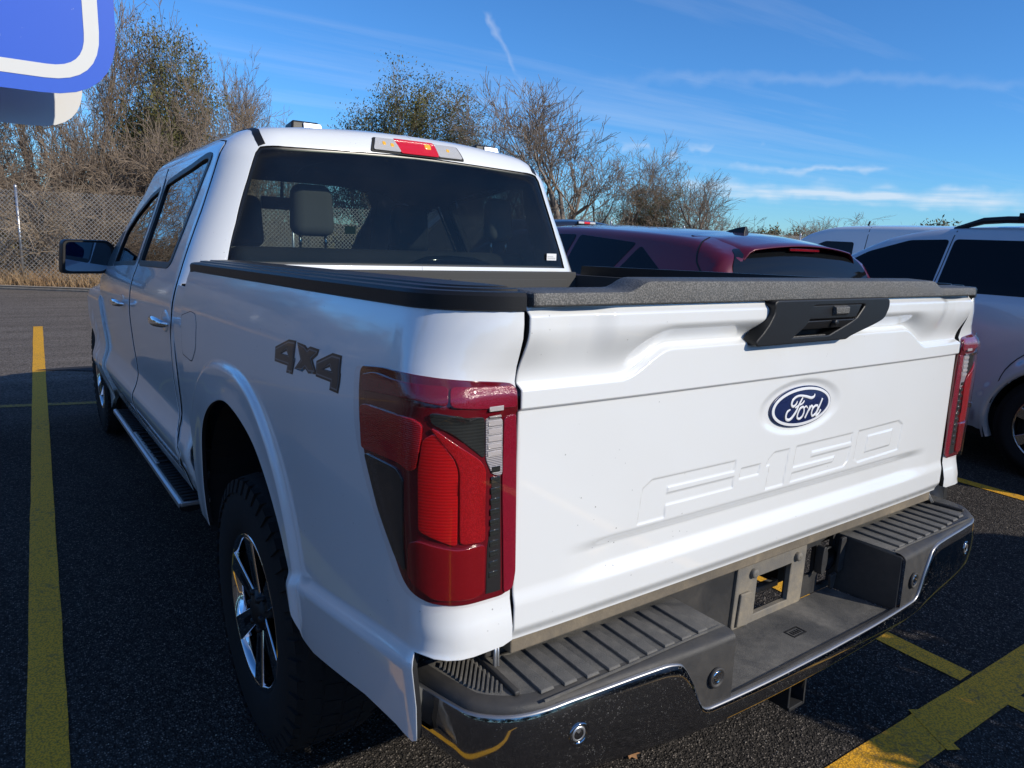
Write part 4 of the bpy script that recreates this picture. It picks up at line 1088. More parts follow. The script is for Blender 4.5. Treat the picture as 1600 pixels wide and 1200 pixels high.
def door(nm, poly, glass, hy, hname):
    d = patch(nm, poly, CAB, M['white'], truck, holes=[glass], step=.022, off=.0028 if hname == 'front' else 0, thick=.014, rim=M['gap'])
    patch("window_trim", shrink(glass, -.006), CAB, M['black'], d, holes=[shrink(glass, .016)], step=.03, off=.003, thick=.014, lip=.002)
    patch("door_window", shrink(glass, .004), CAB, M['sideglass'], d, step=.05, off=-.006, thick=0)
    patch("door_lining", poly, CAB, M['cabin'], d, holes=[shrink(glass, -.01)], step=.06, off=-.05, thick=0)
    # chrome pull over a dished pocket
    c = np.array(CAB.P(np.array(hy[0]), np.array(hy[1]))); x = c[0]; y = c[1]; z = c[2]
    b = MB(); n = 14
    pts = []; rad = []
    for k in range(n):
        t = k/(n-1); yy = y-.115+.23*t; bow = math.sin(math.pi*t)**.5 if 0 < t < 1 else 0
        pts.append((x-.012-.036*bow, yy, z+.006*math.sin(math.pi*t))); rad.append(.0085+.010*math.sin(math.pi*t)**.6 if 0 < t < 1 else .006)
    b.tube(pts, rad, 12, .62, up=(1, 0, 0))
    h = b.build("door_handle", M['chrome'], d)
    b = MB(); b.lathe([(.001, -.002), (.030, -.0022), (.040, -.0012), (.044, .004)], (x, y+.02, z), 'x', 24); b.V = [(vx, y+.02+(vy-y-.02)*1.7, vz) for vx, vy, vz in b.V]
    b.build("handle_cup", M['white'], d)
    return d
dr = door("rear_door", rear_poly, glassR, (-.44, -.012), "rear")
df = door("front_door", front_poly, glassF, (.50, -.020), "front")
for d in (dr, df):
    k = mirrored(d)
    for ch in list(d.children):
        q = mirrored(ch); q.parent = k
# dark jamb behind all shut lines
jamb = [(-.50, .66), (-.35, .70), (0, .69), (.6, .60), (1.15, .40), (1.55, .10), (1.55, -.42), cabuv(4.0, .60), cabuv(1.96, .60), (-.52, -.40), (-.51, .3)]
jm = patch("door_jamb", jamb, CAB, M['gap'], cab_shell, holes=[shrink(glassR, -.012), shrink(glassF, -.012)], step=.06, off=-.022, thick=0); mirrored(jm)
# black pillar cover between the door windows and the mirror sail
bp_ = patch("pillar_cover", [(.268, .172), (.285, .30), (.315, .45), (.345, .575), (.385, .572), (.355, .40), (.325, .17)], CAB, M['black'], dr, step=.04, off=.0022, thick=.003)
k = mirrored(bp_)
sl = patch("mirror_sail", [(1.07, .335), (1.075, .135), (1.42, .125), (1.37, .20), (1.20, .31)], CAB, M['black'], df, step=.05, off=.004, thick=.006); mirrored(sl)
# roof ditch strips
st = patch("roof_strip", [(-.469, .7489), (-.5389, .7022), (-.5438, .7263), (-.4837, .7658), (-.30, .785), (.30, .770), (.85, .745), (.85, .728), (.30, .752), (-.30, .767)], CAB, M['black'], cab_shell, step=.03, off=.0015, thick=.002); mirrored(st)
# headliner, rear pane, windshield
patch("headliner", lin(-.0005, -.60, 1.868, 1.849, 14)+[rearuv(-.645, 1.842)]+[(-.46, .60), (-.2, .62), (.6, .53), (.9, .62), (.86, 1.0), (.86, .90*math.pi/2-.0004)], CAB, M['cabin'], cab_shell, step=.06, off=-.045, thick=0, both=True)
rl = [(-x, z) for x, z in wl][:-1]; full = wl+rl[::-1]
full = shrink(full, -.008)
fr_in = shrink(full, .022)
rear_window = patch("rear_window", shrink(full, .018), REAR, M['rearglass'], truck, step=.05, off=-.006, thick=0)
patch("window_border", shrink(full, -.004), REAR, M['frit'], rear_window, holes=[fr_in], step=.04, off=-.0075, thick=0)
b = MB(); c0 = REAR.P(np.array([.695]), np.array([1.463]))[0]
b.box(.676, .734, c0[1]-.0045, c0[1]-.0025, 1.447, 1.479); b.build("window_sticker", M['paper'], rear_window, smooth=False)
b = MB(); b.box(.680, .715, c0[1]-.0052, c0[1]-.0047, 1.464, 1.4655); b.box(.680, .728, c0[1]-.0052, c0[1]-.0047, 1.458, 1.4593); b.box(.680, .728, c0[1]-.0052, c0[1]-.0047, 1.4535, 1.4548); b.build("sticker_print", M['decal_line'], rear_window, smooth=False)
wsO = [(.90, .79), (1.00, .67), (1.20, .51), (1.42, .31), (1.56, .13), (1.62, .25), (1.62, .60), (1.60, 1.0), (1.60, 1.4136), (.88, 1.4136), (.885, 1.15), (.90, .95)]
patch("windshield", wsO, CAB, M['windshield'], truck, step=.06, off=-.004, thick=0, both=True)
# high brake lamp
def lampshape(x0, x1, z0, z1, s0, s1): return rounded([(x0, z0), (x1, z0), (x1-s1, z1), (x0+s0, z1)], .008, 3)
hl_ = patch("high_brake_lamp", lampshape(-.206, .236, 1.866, 1.9255, .022, .022), REAR, M['gap'], truck, step=.03, off=.003, thick=.01)
patch("clear_lens", lampshape(-.194, -.072, 1.8745, 1.921, .020, -.026), REAR, M['l_clearbright'], hl_, step=.015, off=.009, thick=.006)
patch("red_lens", lampshape(-.070, .106, 1.8705, 1.9245, -.026, .014), REAR, M['l_redbright'], hl_, step=.015, off=.0095, thick=.006)
patch("clear_lens", lampshape(.108, .224, 1.872, 1.921, -.012, .020), REAR, M['l_clearbright'], hl_, step=.015, off=.009, thick=.006)
for (x0, z0, w_, h_, mt) in ((-.150, 1.894, .012, .012, 'amber'), (-.115, 1.890, .012, .012, 'amber'), (.150, 1.894, .012, .010, 'amber'), (.046, 1.896, .026, .018, 'amber')):
    patch("bulb", rounded([(x0, z0), (x0+w_, z0), (x0+w_, z0+h_), (x0, z0+h_)], .004, 3), REAR, M[mt], hl_, step=.01, off=.0108, thick=.001)
# two clamp-on roof markers
for x in (-.357, .555):
    y0 = 2.20
    zz = 1.95
    for z in np.linspace(1.80, 2.05, 120):
        if cab_sdf(np.array([x, y0, z])) > 0: zz = z; break
    zz += .014 if x > 0 else 0; b = MB(); w = .074
    b.hexa([(x-w, y0-.05, zz-.03), (x+w, y0-.05, zz-.03), (x+w, y0+.09, zz-.03), (x-w, y0+.09, zz-.03), (x-w*.86, y0-.035, zz+.042), (x+w*.74, y0-.035, zz+.042), (x+w*.7, y0+.06, zz+.034), (x-w*.8, y0+.06, zz+.034)])
    rm = b.build("roof_marker", M['black'], truck, bevel=.010, segs=3)
    b = MB(); b.hexa([(x-.02, y0-.057, zz-.012), (x+w*.96, y0-.057, zz-.012), (x+w*.96, y0-.046, zz-.012), (x-.02, y0-.046, zz-.012), (x-.02, y0-.047, zz+.034), (x+w*.78, y0-.047, zz+.034), (x+w*.78, y0-.036, zz+.034), (x-.02, y0-.036, zz+.034)]); b.build("marker_plate", M['steel'], rm, bevel=.004)

# ---- cabin seen through the glass
def seat(nm, x0, x1, y, ztop, mat, head):
    b = MB(); b.box(x0, x1, y-.02, y+.14, .75, ztop); b.box(x0, x1, y+.1, y+.6, .75, .98)
    s = b.build(nm, M['cabin'], truck, bevel=.05, segs=3)
    for (hx0, hx1, hz0, hz1) in head:
        b = MB(); cx = (hx0+hx1)/2; hw = (hx1-hx0)/2
        b.hexa([(cx-hw*.93, y-.02, hz0), (cx+hw*.93, y-.02, hz0), (cx+hw*.93, y+.09, hz0), (cx-hw*.93, y+.09, hz0), (cx-hw*.86, y+.0, hz1), (cx+hw*.86, y+.0, hz1), (cx+hw*.86, y+.09, hz1), (cx-hw*.86, y+.09, hz1)])
        h = b.build("headrest", mat, s, bevel=.048, segs=5)
        b = MB()
        for k in (-1, 1): b.tube([(cx+k*hw*.55, y+.03, ztop-.02), (cx+k*hw*.55, y+.03, hz0+.02)], .006, 8)
        b.build("headrest_post", M['chrome'], s)
    return s
seat("rear_bench", -.70, .78, 2.10, 1.475, M['headrest'], [(-.455, -.252, 1.525, 1.742), (.535, .70, 1.53, 1.745)])
seat("front_seat", .30, .80, 2.95, 1.43, M['headrest'], [(.42, .69, 1.47, 1.735)])
seat("front_seat", -.68, -.18, 2.95, 1.43, M['headrest'], [(-.56, -.30, 1.47, 1.735)])
b = MB(); b.box(-.80, .80, 3.75, 4.25, .8, 1.235); b.build("dashboard", M['cabin'], truck, bevel=.05, segs=3)
b = MB(); b.box(-.88, .88, 1.88, 4.2, .62, .70); b.box(-.86, .86, 1.895, 1.93, .70, 1.36); b.build("cab_floor", M['cabin'], truck, smooth=False)
b = MB(); b.tube([(-.40+.19*math.cos(a), 3.62-.05*math.sin(a), 1.20+.19*math.sin(a)) for a in np.linspace(0, 2*math.pi, 33)], .016, 8, cap=False); b.tube([(-.40, 3.66, 1.20), (-.40, 3.9, 1.08)], .03, 8); b.box(-.56, -.24, 3.62, 3.65, 1.17, 1.22); b.build("steering_wheel", M['black'], truck)
b = MB(); b.box(-.13, .13, 3.60, 3.63, 1.70, 1.775); b.tube([(0, 3.62, 1.77), (0, 3.60, 1.87)], .012, 6); b.build("rear_view_mirror", M['black'], truck, bevel=.008)
b = MB(); b.box(-.095, -.040, 2.400, 2.403, 1.545, 1.582); b.build("seat_tag", M['yellowtag'], truck, smooth=False)
# arched black tray behind the rear bench
b = MB(); b.tube([(-.04, 1.87, 1.405), (.06, 1.87, 1.432), (.16, 1.87, 1.436), (.30, 1.87, 1.432), (.42, 1.87, 1.405)], [.012, .02, .022, .02, .012], 10, up=(0, 1, 0)); b.build("jack_handle", M['darkglass'], truck)

# ---- door mirrors
def side_mirror():
    c = np.array([-1.045, 3.95, 1.385])
    yaw = RAD(8)
    def tr(p): 
        x, y, z = p; return (c[0]+x*math.cos(yaw)-y*math.sin(yaw), c[1]+x*math.sin(yaw)+y*math.cos(yaw), c[2]+z)
    out_ = rounded([(-.140, -.086), (-.125, .094), (.105, .094), (.140, .060), (.125, -.05), (.085, -.094), (-.11, -.094)], .03, 5)
    b = MB(); n = len(out_); rings = [(-.052, .965), (-.058, 1.0), (-.04, 1.03), (.0, 1.04), (.04, .98), (.075, .80), (.09, .5)]
    V = [tr((x*s, y, z*s)) for y, s in rings for x, z in out_]; F = [(i*n+k, i*n+(k+1) % n, (i+1)*n+(k+1) % n, (i+1)*n+k) for i in range(len(rings)-1) for k in range(n)]
    F += [tuple((len(rings)-1)*n+k for k in range(n))]
    inn = [(x*.86, z*.86) for x, z in out_]
    b0 = len(V); V += [tr((x*.885, -.052, z*.885)) for x, z in out_]; V += [tr((x*.87, -.046, z*.87)) for x, z in out_]; F += [(k, b0+k, b0+(k+1) % n, (k+1) % n) for k in range(n)]
    F += [(b0+k, b0+n+k, b0+n+(k+1) % n, b0+(k+1) % n) for k in range(n)]
    h = mk("side_mirror", V, [f[::-1] for f in F], M['black'], truck); h.data.set_sharp_from_angle(angle=RAD(45))
    V = [tr((x*.872, -.048, z*.872)) for x, z in out_]; mk("mirror_glass", V, [tuple(range(n))], M['mirror'], h, smooth=False)
    b = MB(); b.box(-.905, -.86, 3.90, 4.10, 1.28, 1.40); b.hexa([(-.95, 3.93, 1.30), (-.88, 3.93, 1.295), (-.88, 4.05, 1.295), (-.95, 4.05, 1.30), (-.95, 3.93, 1.385), (-.88, 3.93, 1.39), (-.88, 4.05, 1.39), (-.95, 4.05, 1.385)])
    b.build("mirror_arm", M['black'], h, bevel=.012, segs=3)
    return h
sm = side_mirror(); smr = mirrored(sm)
for ch in list(sm.children):
    q = mirrored(ch); q.parent = smr
# blue-spot icon in the mirror glass
b = MB(); b.prism([(-.985, 1.398), (-.955, 1.388), (-.972, 1.425)], lambda x, z: (x, 3.905-.0, z), lambda x, z: (x, 3.904, z))

# ---- front body: fenders, hood, nose
def front_outline():
    v0 = FRONT.inv((-.95, 3.96, .60))[1]
    return [(.265, .0)]
vt = .90*math.pi/2-.0004
fo = [(.315, -.255), (.36, .10), (.40, .25), (.42, .42), (.52, .50), (.62, .65), (.64, .95), (.64, vt), (2.30, vt), (2.20, .8), (2.10, .35), (2.03, .1), (2.02, -.22)]
# wheel opening
wc = [FRONT.inv((-.97, 4.79+.455*math.cos(a), .45+.455*math.sin(a))) for a in np.linspace(-.15, math.pi+.15, 26)]
fo += wc
patch("front_body", fo, FRONT, M['white'], truck, step=.05, thick=.02, both=True)
b = MB(); b.box(-.90, .90, 5.35, 5.585, .45, .98); b.build("grille_panel", M['dark'], truck, bevel=.03)

# ---- running boards
def running_board():
    b = MB(); x0, x1 = -.972, -.845
    b.prism([(x0, .452), (x0-.004, .470), (x0+.004, .486), (x1, .482), (x1, .455), (x0+.03, .440)], lambda x, z: (x, 1.955, z), lambda x, z: (x, 3.84, z))
    r = b.build("running_board", M['black'], truck, bevel=.005)
    b = MB(); b.prism([(x0-.0055, .466), (x0-.0055, .484), (x0+.004, .4895), (x0+.013, .4890), (x0+.013, .4870), (x0+.002, .4830)], lambda x, z: (x, 1.951, z), lambda x, z: (x, 3.842, z)); b.build("edge_trim", M['steel'], r, bevel=.0015)
    b = MB(); b.box(x0, x1, 1.945, 1.957, .470, .4885); b.build("end_cap", M['steel'], r, bevel=.004)
    b = MB(); b.box(x0+.013, x0+.030, 2.55, 3.20, .484, .4895); b.build("edge_pad", M['steel'], r, bevel=.003)
    p0 = None
    for i in range(44):
        y = 1.975+i*.042
        if p0 is None:
            b = MB(); b.box(-.953, -.855, 0, .022, .4845, .4895); p0 = b.build("step_rib", M['dark'], r, bevel=.002); o = p0
        else: o = link("step_rib", p0.data, r)
        if 2.5 < y < 3.24 and i % 2: bpy.data.objects.remove(o); continue
        o.location = (0, y, -RHO*y)
    b = MB()
    for y in (2.25, 3.5): b.box(-.93, -.60, y, y+.05, .42, .455)
    b.build("step_bracket", M['dark'], r, smooth=False)
    return r
rb = running_board(); rbr = mirrored(rb)
for ch in list(rb.children):
    q = link(ch.name.split('.')[0], ch.data, rbr); q.matrix_local = ch.matrix_local.copy()
    if ch.name.startswith('step_rib'): q.location.x = 2*.904
    else: bpy.data.objects.remove(q); q = mirrored(ch); q.parent = rbr

# ---- underbody, liners
b = MB()
for s in (-1, 1): b.box(*sorted((s*.40, s*.48)), .25, 5.3, .50, .66)
b.box(-.70, .70, .15, 1.70, .66, .80); b.box(-.45, .45, 1.9, 4.0, .42, .62); b.box(-.55, .55, 4.0, 5.4, .40, .95); b.box(-.80, .80, 1.75, 4.1, .545, .62)
b.build("underbody", M['dark'], truck, smooth=False)
for s in (-1, 1):
    for yc, zc, a_, c_, xi in ((1.06, .60, .475, .455, .60), (4.79, .45, .47, .47, .58)):
        b = MB(); V = []; n = 24
        for x in (s*(.952 if yc < 2 else .88), s*xi):
            for k in range(n+1):
                a = math.pi*(k/n*1.12-.06); V.append((x, yc+a_*math.cos(a), zc+c_*math.sin(a)))
        F = [(k, k+1, n+2+k, n+1+k) for k in range(n)]; k0 = len(V); V.append((s*xi, yc, zc)); F += [(n+1+k, n+2+k, k0) for k in range(n)]; b.add(V, F)
        b.build("wheel_liner", M['dark'], truck, smooth=False)

# ---- wheels (on level ground, not raked)
Frame.raked = False
def wheel(nm, y, side, mats=('rubber', 'chrome'), R=.408, W=.27, rr=.232, xo=.955, parent=None, lugs=True, nsp=6, label=None):
    """side -1 left; xo = distance of the outer sidewall from the centre line"""
    s = side; X = lambda d: s*(xo-d)           # d = depth inboard from the outer wall
    c = (0, y, R)
    b = MB()
    prof = [(rr-.004, .028), (rr+.004, .014), (rr+.02, .006), (rr+.05, .001), (rr+.09, .000), (R-.045, .006), (R-.018, .018), (R-.006, .032), (R-.003, .06), (R-.003, W-.06), (R-.006, W-.032), (R-.02, W-.016), (R-.06, W), (rr+.02, W-.006), (rr-.004, W-.03)]
    b.lathe([(r, X(d)) for r, d in prof], c, 'x', 56)
    w = b.build(nm, M[mats[0]], parent)
    if lugs:
        b = MB(); n = 46
        for k in range(n):
            a0 = 2*math.pi*k/n
            for (d0, d1, sh, wd) in ((.012, .072, 0, .62), (.080, .130, .5, .55), (.140, .190, 0, .55), (.198, .258, .5, .62)):
                a = a0+sh*2*math.pi/n; a1 = a+2*math.pi/n*wd; r0 = R-.012; r1 = R+.0
                P = []
                for r in (r0, r1):
                    sk = .012*(1 if d0 < .13 else -1)/R
                    P += [(X(d0), y+r*math.cos(a), R+r*math.sin(a)), (X(d1), y+r*math.cos(a+sk), R+r*math.sin(a+sk)), (X(d1), y+r*math.cos(a1+sk), R+r*math.sin(a1+sk)), (X(d0), y+r*math.cos(a1), R+r*math.sin(a1))]
                if d0 < .05 or d0 > .19: 
                    j = 0 if d0 < .05 else 1
                    for q in ((4, 7) if j == 0 else (5, 6)):
                        p = np.array(P[q]); v = np.array([0, p[1]-y, p[2]-R]); v /= np.linalg.norm(v); P[q] = tuple(p-v*.012)
                b.hexa(P)
        # shoulder blocks down the sidewall
        for k in range(n):
            a = 2*math.pi*k/n; a1 = a+2*math.pi/n*.62; P = []
            for (r, d) in ((R-.012, .020), (R-.050, .004)):
                for off in (0, -.006):
                    pass
            P = [(X(.020), y+(R-.014)*math.cos(a), R+(R-.014)*math.sin(a)), (X(.020), y+(R-.014)*math.cos(a1), R+(R-.014)*math.sin(a1)), (X(.006), y+(R-.050)*math.cos(a1), R+(R-.050)*math.sin(a1)), (X(.006), y+(R-.050)*math.cos(a), R+(R-.050)*math.sin(a)),
                 (X(.010), y+(R-.012)*math.cos(a), R+(R-.012)*math.sin(a)), (X(.010), y+(R-.012)*math.cos(a1), R+(R-.012)*math.sin(a1)), (X(-.001), y+(R-.050)*math.cos(a1), R+(R-.050)*math.sin(a1)), (X(-.001), y+(R-.050)*math.cos(a), R+(R-.050)*math.sin(a))]
            b.hexa(P)
        t = b.build("tyre_tread", M[mats[0]], w, smooth=False); t['kind'] = 'stuff'
    # rim
    b = MB()
    b.lathe([(X(0)*0+r, X(d)) for r, d in ((rr, .030), (rr+.003, .016), (rr-.002, .011), (rr-.010, .014), (rr-.016, .030), (rr-.022, .10), (rr-.024, W-.03))], c, 'x', 56)
    b.build("wheel_rim", M[mats[1]], w)
    b = MB(); b.lathe([(.001, X(.13)), (rr-.024, X(.13))], c, 'x', 40); b.lathe([(.16, X(.06)), (.16, X(.13)), (.001, X(.13))], c, 'x', 32); b.build("brake_disc", M['dark'], w)
    sp0 = None
    for k in range(nsp):
        a = 2*math.pi*k/nsp+.35
        ca, sa = math.cos(a), math.sin(a)
        b = MB()
        def pt(r, t, d): return (X(d), y+r*ca-t*sa, R+r*sa+t*ca)
        b.hexa([pt(.045, -.026, .030), pt(.045, .026, .030), pt(.06, .020, .085), pt(.06, -.020, .085), pt(rr-.008, -.040, .012), pt(rr-.008, .040, .012), pt(rr-.012, .030, .085), pt(rr-.012, -.030, .085)])
        b.V[0:0] = []
        b.build("wheel_spoke", M[mats[1]], w, bevel=.006)
        b = MB(); b.hexa([pt(.075, -.010, .0265), pt(.075, .010, .0265), pt(.075, .008, .04), pt(.075, -.008, .04), pt(rr-.03, -.016, .0145), pt(rr-.03, .016, .0145), pt(rr-.03, .014, .03), pt(rr-.03, -.014, .03)])
        b.build("spoke_inset", M['darkglass'], w, bevel=.002)
    b = MB(); b.lathe([(.001, X(.012)), (.028, X(.013)), (.036, X(.018)), (.060, X(.026)), (.064, X(.06))], c, 'x', 32)
    for k in range(nsp):
        a = 2*math.pi*k/nsp; b.lathe([(.001, X(.014)), (.008, X(.014)), (.010, X(.018)), (.010, X(.03))], (0, y+.052*math.cos(a)*1.05, R+.052*math.sin(a)*1.05), 'x', 8)
    b.build("wheel_hub", M['black'], w)
    return w
wheels = [wheel("wheel", 1.10, -1, parent=truck)]
def wheel_copy(src, dy, mirror):
    """another wheel: copies that share mesh data"""
    o = mirrored(src) if mirror else link(src.name.split('.')[0], src.data, src.parent); o.location.y = dy
    for ch in src.children:
        q = mirrored(ch) if mirror else link(ch.name.split('.')[0], ch.data, o)
        q.parent = o; q.matrix_local = Matrix.Identity(4)
        if 'kind' in ch: q['kind'] = ch['kind']
    return o
wheels.append(wheel_copy(wheels[0], 3.69, False)); wheels.append(wheel_copy(wheels[0], 0, True)); wheels.append(wheel_copy(wheels[2], 3.69, False))
for w in wheels: w['kind'] = 'thing'
b = MB(); b.tube([(-.70, 1.1, .408), (-.20, 1.1, .408)], .045, 10); b.tube([(.2, 1.1, .408), (.70, 1.1, .408)], .045, 10); b.lathe([(.06, -.12), (.14, -.06), (.15, .0), (.14, .06), (.06, .12)], (0.0, 1.1, .40), 'x', 16); b.build("rear_axle", M['dark'], truck)
# ================================================================ the ground
Frame.raked = False; Frame.off = np.zeros(3)
def m_asphalt():
    m, n, b = shader('asphalt'); t = node(n, 'ShaderNodeTexCoord').outputs['Object']
    big = noise(n, .35, 5, .6, t); mid = noise(n, 3.0, 5, .6, t)
    v = voronoi(n, 150, t); v2 = voronoi(n, 62, t)
    st = node(n, 'ShaderNodeTexVoronoi', feature='F1'); st.inputs['Scale'].default_value = 150; n.links.new(t, st.inputs['Vector'])
    sepc = node(n, 'ShaderNodeSeparateColor'); n.links.new(st.outputs['Color'], sepc.inputs[0])
    stone = ramp(n, sepc.outputs[0], .42, .95)                           # some stones are pale
    edge = ramp(n, v.outputs['Distance'], .15, .55, 1.0, 0.0)
    sx = node(n, 'ShaderNodeSeparateXYZ'); n.links.new(t, sx.inputs[0])
    # paler colour past the stalls stands in for grazing sunlight; streaks are tyre smears
    lane = math_(n, 'ADD', sx.outputs[1], math_(n, 'MULTIPLY', big.outputs[0], 3.0)); lane = ramp(n, lane, 6.2, 8.4)
    base = mixrgb(n, ramp(n, big.outputs[0], .35, .7), (.038, .034, .0305), (.060, .053, .047))
    base = mixrgb(n, math_(n, 'MULTIPLY', ramp(n, mid.outputs[0], .45, .75), .35), base, (.080, .071, .062))
    mpx = node(n, 'ShaderNodeMapping'); mpx.inputs['Scale'].default_value = (.22, 2.6, 1); mpx.inputs['Rotation'].default_value = (0, 0, .12); n.links.new(t, mpx.inputs[0]); streak = noise(n, 1.6, 5, .65, mpx.outputs[0])
    grazing_lit = mixrgb(n, ramp(n, streak.outputs[0], .36, .66), (.17, .147, .128), (.24, .21, .184)); base = mixrgb(n, lane, base, grazing_lit)
    base = mixrgb(n, math_(n, 'MULTIPLY', math_(n, 'MULTIPLY', stone, edge), 1.0), base, (.36, .31, .26))
    base = mixrgb(n, math_(n, 'MULTIPLY', ramp(n, v2.outputs['Distance'], .35, .7), .5), base, (.012, .0115, .011))
    n.links.new(base, b.inputs['Base Color']); setp(b, rough=.95, spec=.08)
    h = math_(n, 'ADD', math_(n, 'MULTIPLY', v.outputs['Distance'], -1.0), math_(n, 'MULTIPLY', v2.outputs['Distance'], -.9))
    bump(n, b, h, .75, .006)
    return m
M['asphalt'] = m_asphalt()
def m_line():
    m, n, b = shader('yellow_line_paint'); t = node(n, 'ShaderNodeTexCoord').outputs['Object']
    k = noise(n, 38, 6, .68, t); k2 = noise(n, 2.2, 4, .6, t); v = voronoi(n, 150, t)
    wear = math_(n, 'ADD', k.outputs[0], math_(n, 'MULTIPLY', ramp(n, k2.outputs[0], .4, .75), .16))
    c = mixrgb(n, ramp(n, wear, .60, .74), (.90, .44, .015), (.34, .20, .045))
    c = mixrgb(n, math_(n, 'MULTIPLY', ramp(n, v.outputs['Distance'], .42, .68), .55), c, (.16, .10, .02))
    n.links.new(c, b.inputs['Base Color']); setp(b, rough=.75); bump(n, b, v.outputs['Distance'], .5, .003); return m
M['line'] = m_line()
M['line_old'], _n, _b = shader('faded_line_paint'); setp(_b, base=(.30, .19, .05), rough=.85)
_k = noise(_n, 45, 5, .7); _n.links.new(mixrgb(_n, ramp(_n, _k.outputs[0], .45, .62), (.42, .26, .04), (.085, .07, .055)), _b.inputs['Base Color'])
m, n, b = shader('dry_soil'); k = noise(n, .8, 6, .65); k2 = noise(n, 14, 5, .6)
c = mixrgb(n, ramp(n, k.outputs[0], .35, .7), (.20, .145, .09), (.28, .215, .13)); c = mixrgb(n, math_(n, 'MULTIPLY', k2.outputs[0], .6), c, (.11, .085, .05)); n.links.new(c, b.inputs['Base Color']); setp(b, rough=1.0); M['soil'] = m
m, n, b = shader('old_concrete'); k = noise(n, 9, 6, .65); n.links.new(mixrgb(n, ramp(n, k.outputs[0], .3, .75), (.36, .33, .29), (.20, .17, .14)), b.inputs['Base Color']); setp(b, rough=.9); M['concrete'] = m

# lot edge: oblique on the left, square behind the cars
E0 = np.array([-45., 38.9]); E1 = np.array([2.2, 13.95]); E2 = np.array([60., 13.2])
g = MB(); g.add([(-700, -700, -.06), (700, -700, -.06), (700, 700, -.06), (-700, 700, -.06)], [(0, 1, 2, 3)])
tag(g.build('ground', M['soil'], smooth=False), kind='structure')
g = MB(); g.add([(-45, -60, 0), (60, -60, 0), (60, 13.2, 0), (2.2, 13.95, 0), (-45, 38.9, 0)], [(0, 1, 2, 3, 4)])
tag(g.build('asphalt_lot', M['asphalt'], smooth=False), kind='structure')
def along(A, B, a, b_, w0, w1, z0, z1):
    d = (B-A)/np.linalg.norm(B-A); nn = np.array([-d[1], d[0]])
    p = [A+d*a+nn*w0, A+d*b_+nn*w0, A+d*b_+nn*w1, A+d*a+nn*w1]
    return [(*q, z0) for q in p]+[(*q, z1) for q in p]
g = MB()
for A, B in ((E0, E1), (E1, E2)):
    L = np.linalg.norm(B-A); g.hexa(along(A, B, 0, L, .0, .16, -.05, .07))
kerb = tag(g.build('kerb', M['concrete'], bevel=.02), kind='structure')
def strip(pts, w, name, mat, z=.004):
    """a painted stripe with slightly ragged edges"""
    P = []; a = np.array(pts[0]); c = np.array(pts[1]); L = np.linalg.norm(c-a); d = (c-a)/L; nn = np.array([-d[1], d[0]]); k = max(2, int(L/.05)); rr = np.random.default_rng(int(abs(a[0]*977+a[1]*31)) % 9999)
    e1 = np.convolve(rr.normal(0, .0022, k+5), np.ones(5)/5, 'valid'); e2 = np.convolve(rr.normal(0, .0022, k+5), np.ones(5)/5, 'valid')
    V = []
    for i in range(k+1):
        p = a+d*L*i/k; V.append((*(p+nn*(w/2+e1[i])), z)); V.append((*(p-nn*(w/2+e2[i])), z))
    F = [(2*i, 2*i+1, 2*i+3, 2*i+2) for i in range(k)]
    o = mk(name, V, F, mat, None, smooth=False); return tag(o, kind='structure')
strip([(-1.654, -3.0), (-1.092, 10.37)], .106, 'parking_line', M['line'])
strip([(-9.0, 7.55), (1.9, 5.10)], .085, 'parking_line', M['line_old'], .0035)
strip([(1.42, 5.5), (1.351, .02)], .098, 'parking_line', M['line'], .0042)
strip([(1.3505, -.10), (1.27, -3.2)], .098, 'parking_line', M['line'], .0042)
strip([(.20, -.025), (12.0, -.44)], .148, 'parking_line', M['line'], .0048)
strip([(3.97, 5.5), (3.86, .15)], .098, 'parking_line', M['line'], .0042)
strip([(6.55, 5.5), (6.45, .1)], .098, 'parking_line', M['line'], .0042)
strip([(.972, .03), (.875, -.14)], .045, 'parking_line', M['line'], .0062)
strip([(-1.092, 10.37), (-1.092, 10.45)], .108, 'parking_line', M['line'], .0044)
# flat dark patch across the stall
g = MB(); g.add([(x, y, .0075) for x, y in catmull([(-1.25, 7.30), (-.95, 7.36), (-.66, 7.34), (-.42, 7.36), (-.60, 7.22), (-.58, 7.02), (-.82, 7.10), (-1.0, 7.22)], 4, True)], [tuple(range(32))])
M['darkpatch'], _n, _b = shader('dark_patch_flat'); setp(_b, base=(.022, .021, .022), rough=.8); tag(g.build('dark_patch', M['darkpatch'], smooth=False), kind='structure')

# fallen oak leaf by the bumper
g = MB(); lf = [(0, -.04), (.012, -.022), (.030, -.026), (.020, -.008), (.042, .004), (.022, .012), (.030, .034), (.010, .026), (0, .048), (-.010, .026), (-.030, .034), (-.022, .012), (-.042, .004), (-.020, -.008), (-.030, -.026), (-.012, -.022)]
lz = lambda x, y: .008+.25*abs(x)*.4+.06*y
g.add([(-.02+x*.8, .405+y*.8, lz(x, y)) for x, y in lf]+[(-.02, .405, .009)], [(i, (i+1) % 16, 16) for i in range(16)])
M['leafdry'], _n, _b = shader('dry_leaf'); setp(_b, base=(.42, .22, .10), rough=.7)
tag(g.build('fallen_leaf', M['leafdry'], smooth=False), 'single tan dead oak leaf lying on asphalt below the rear bumper', 'leaf')

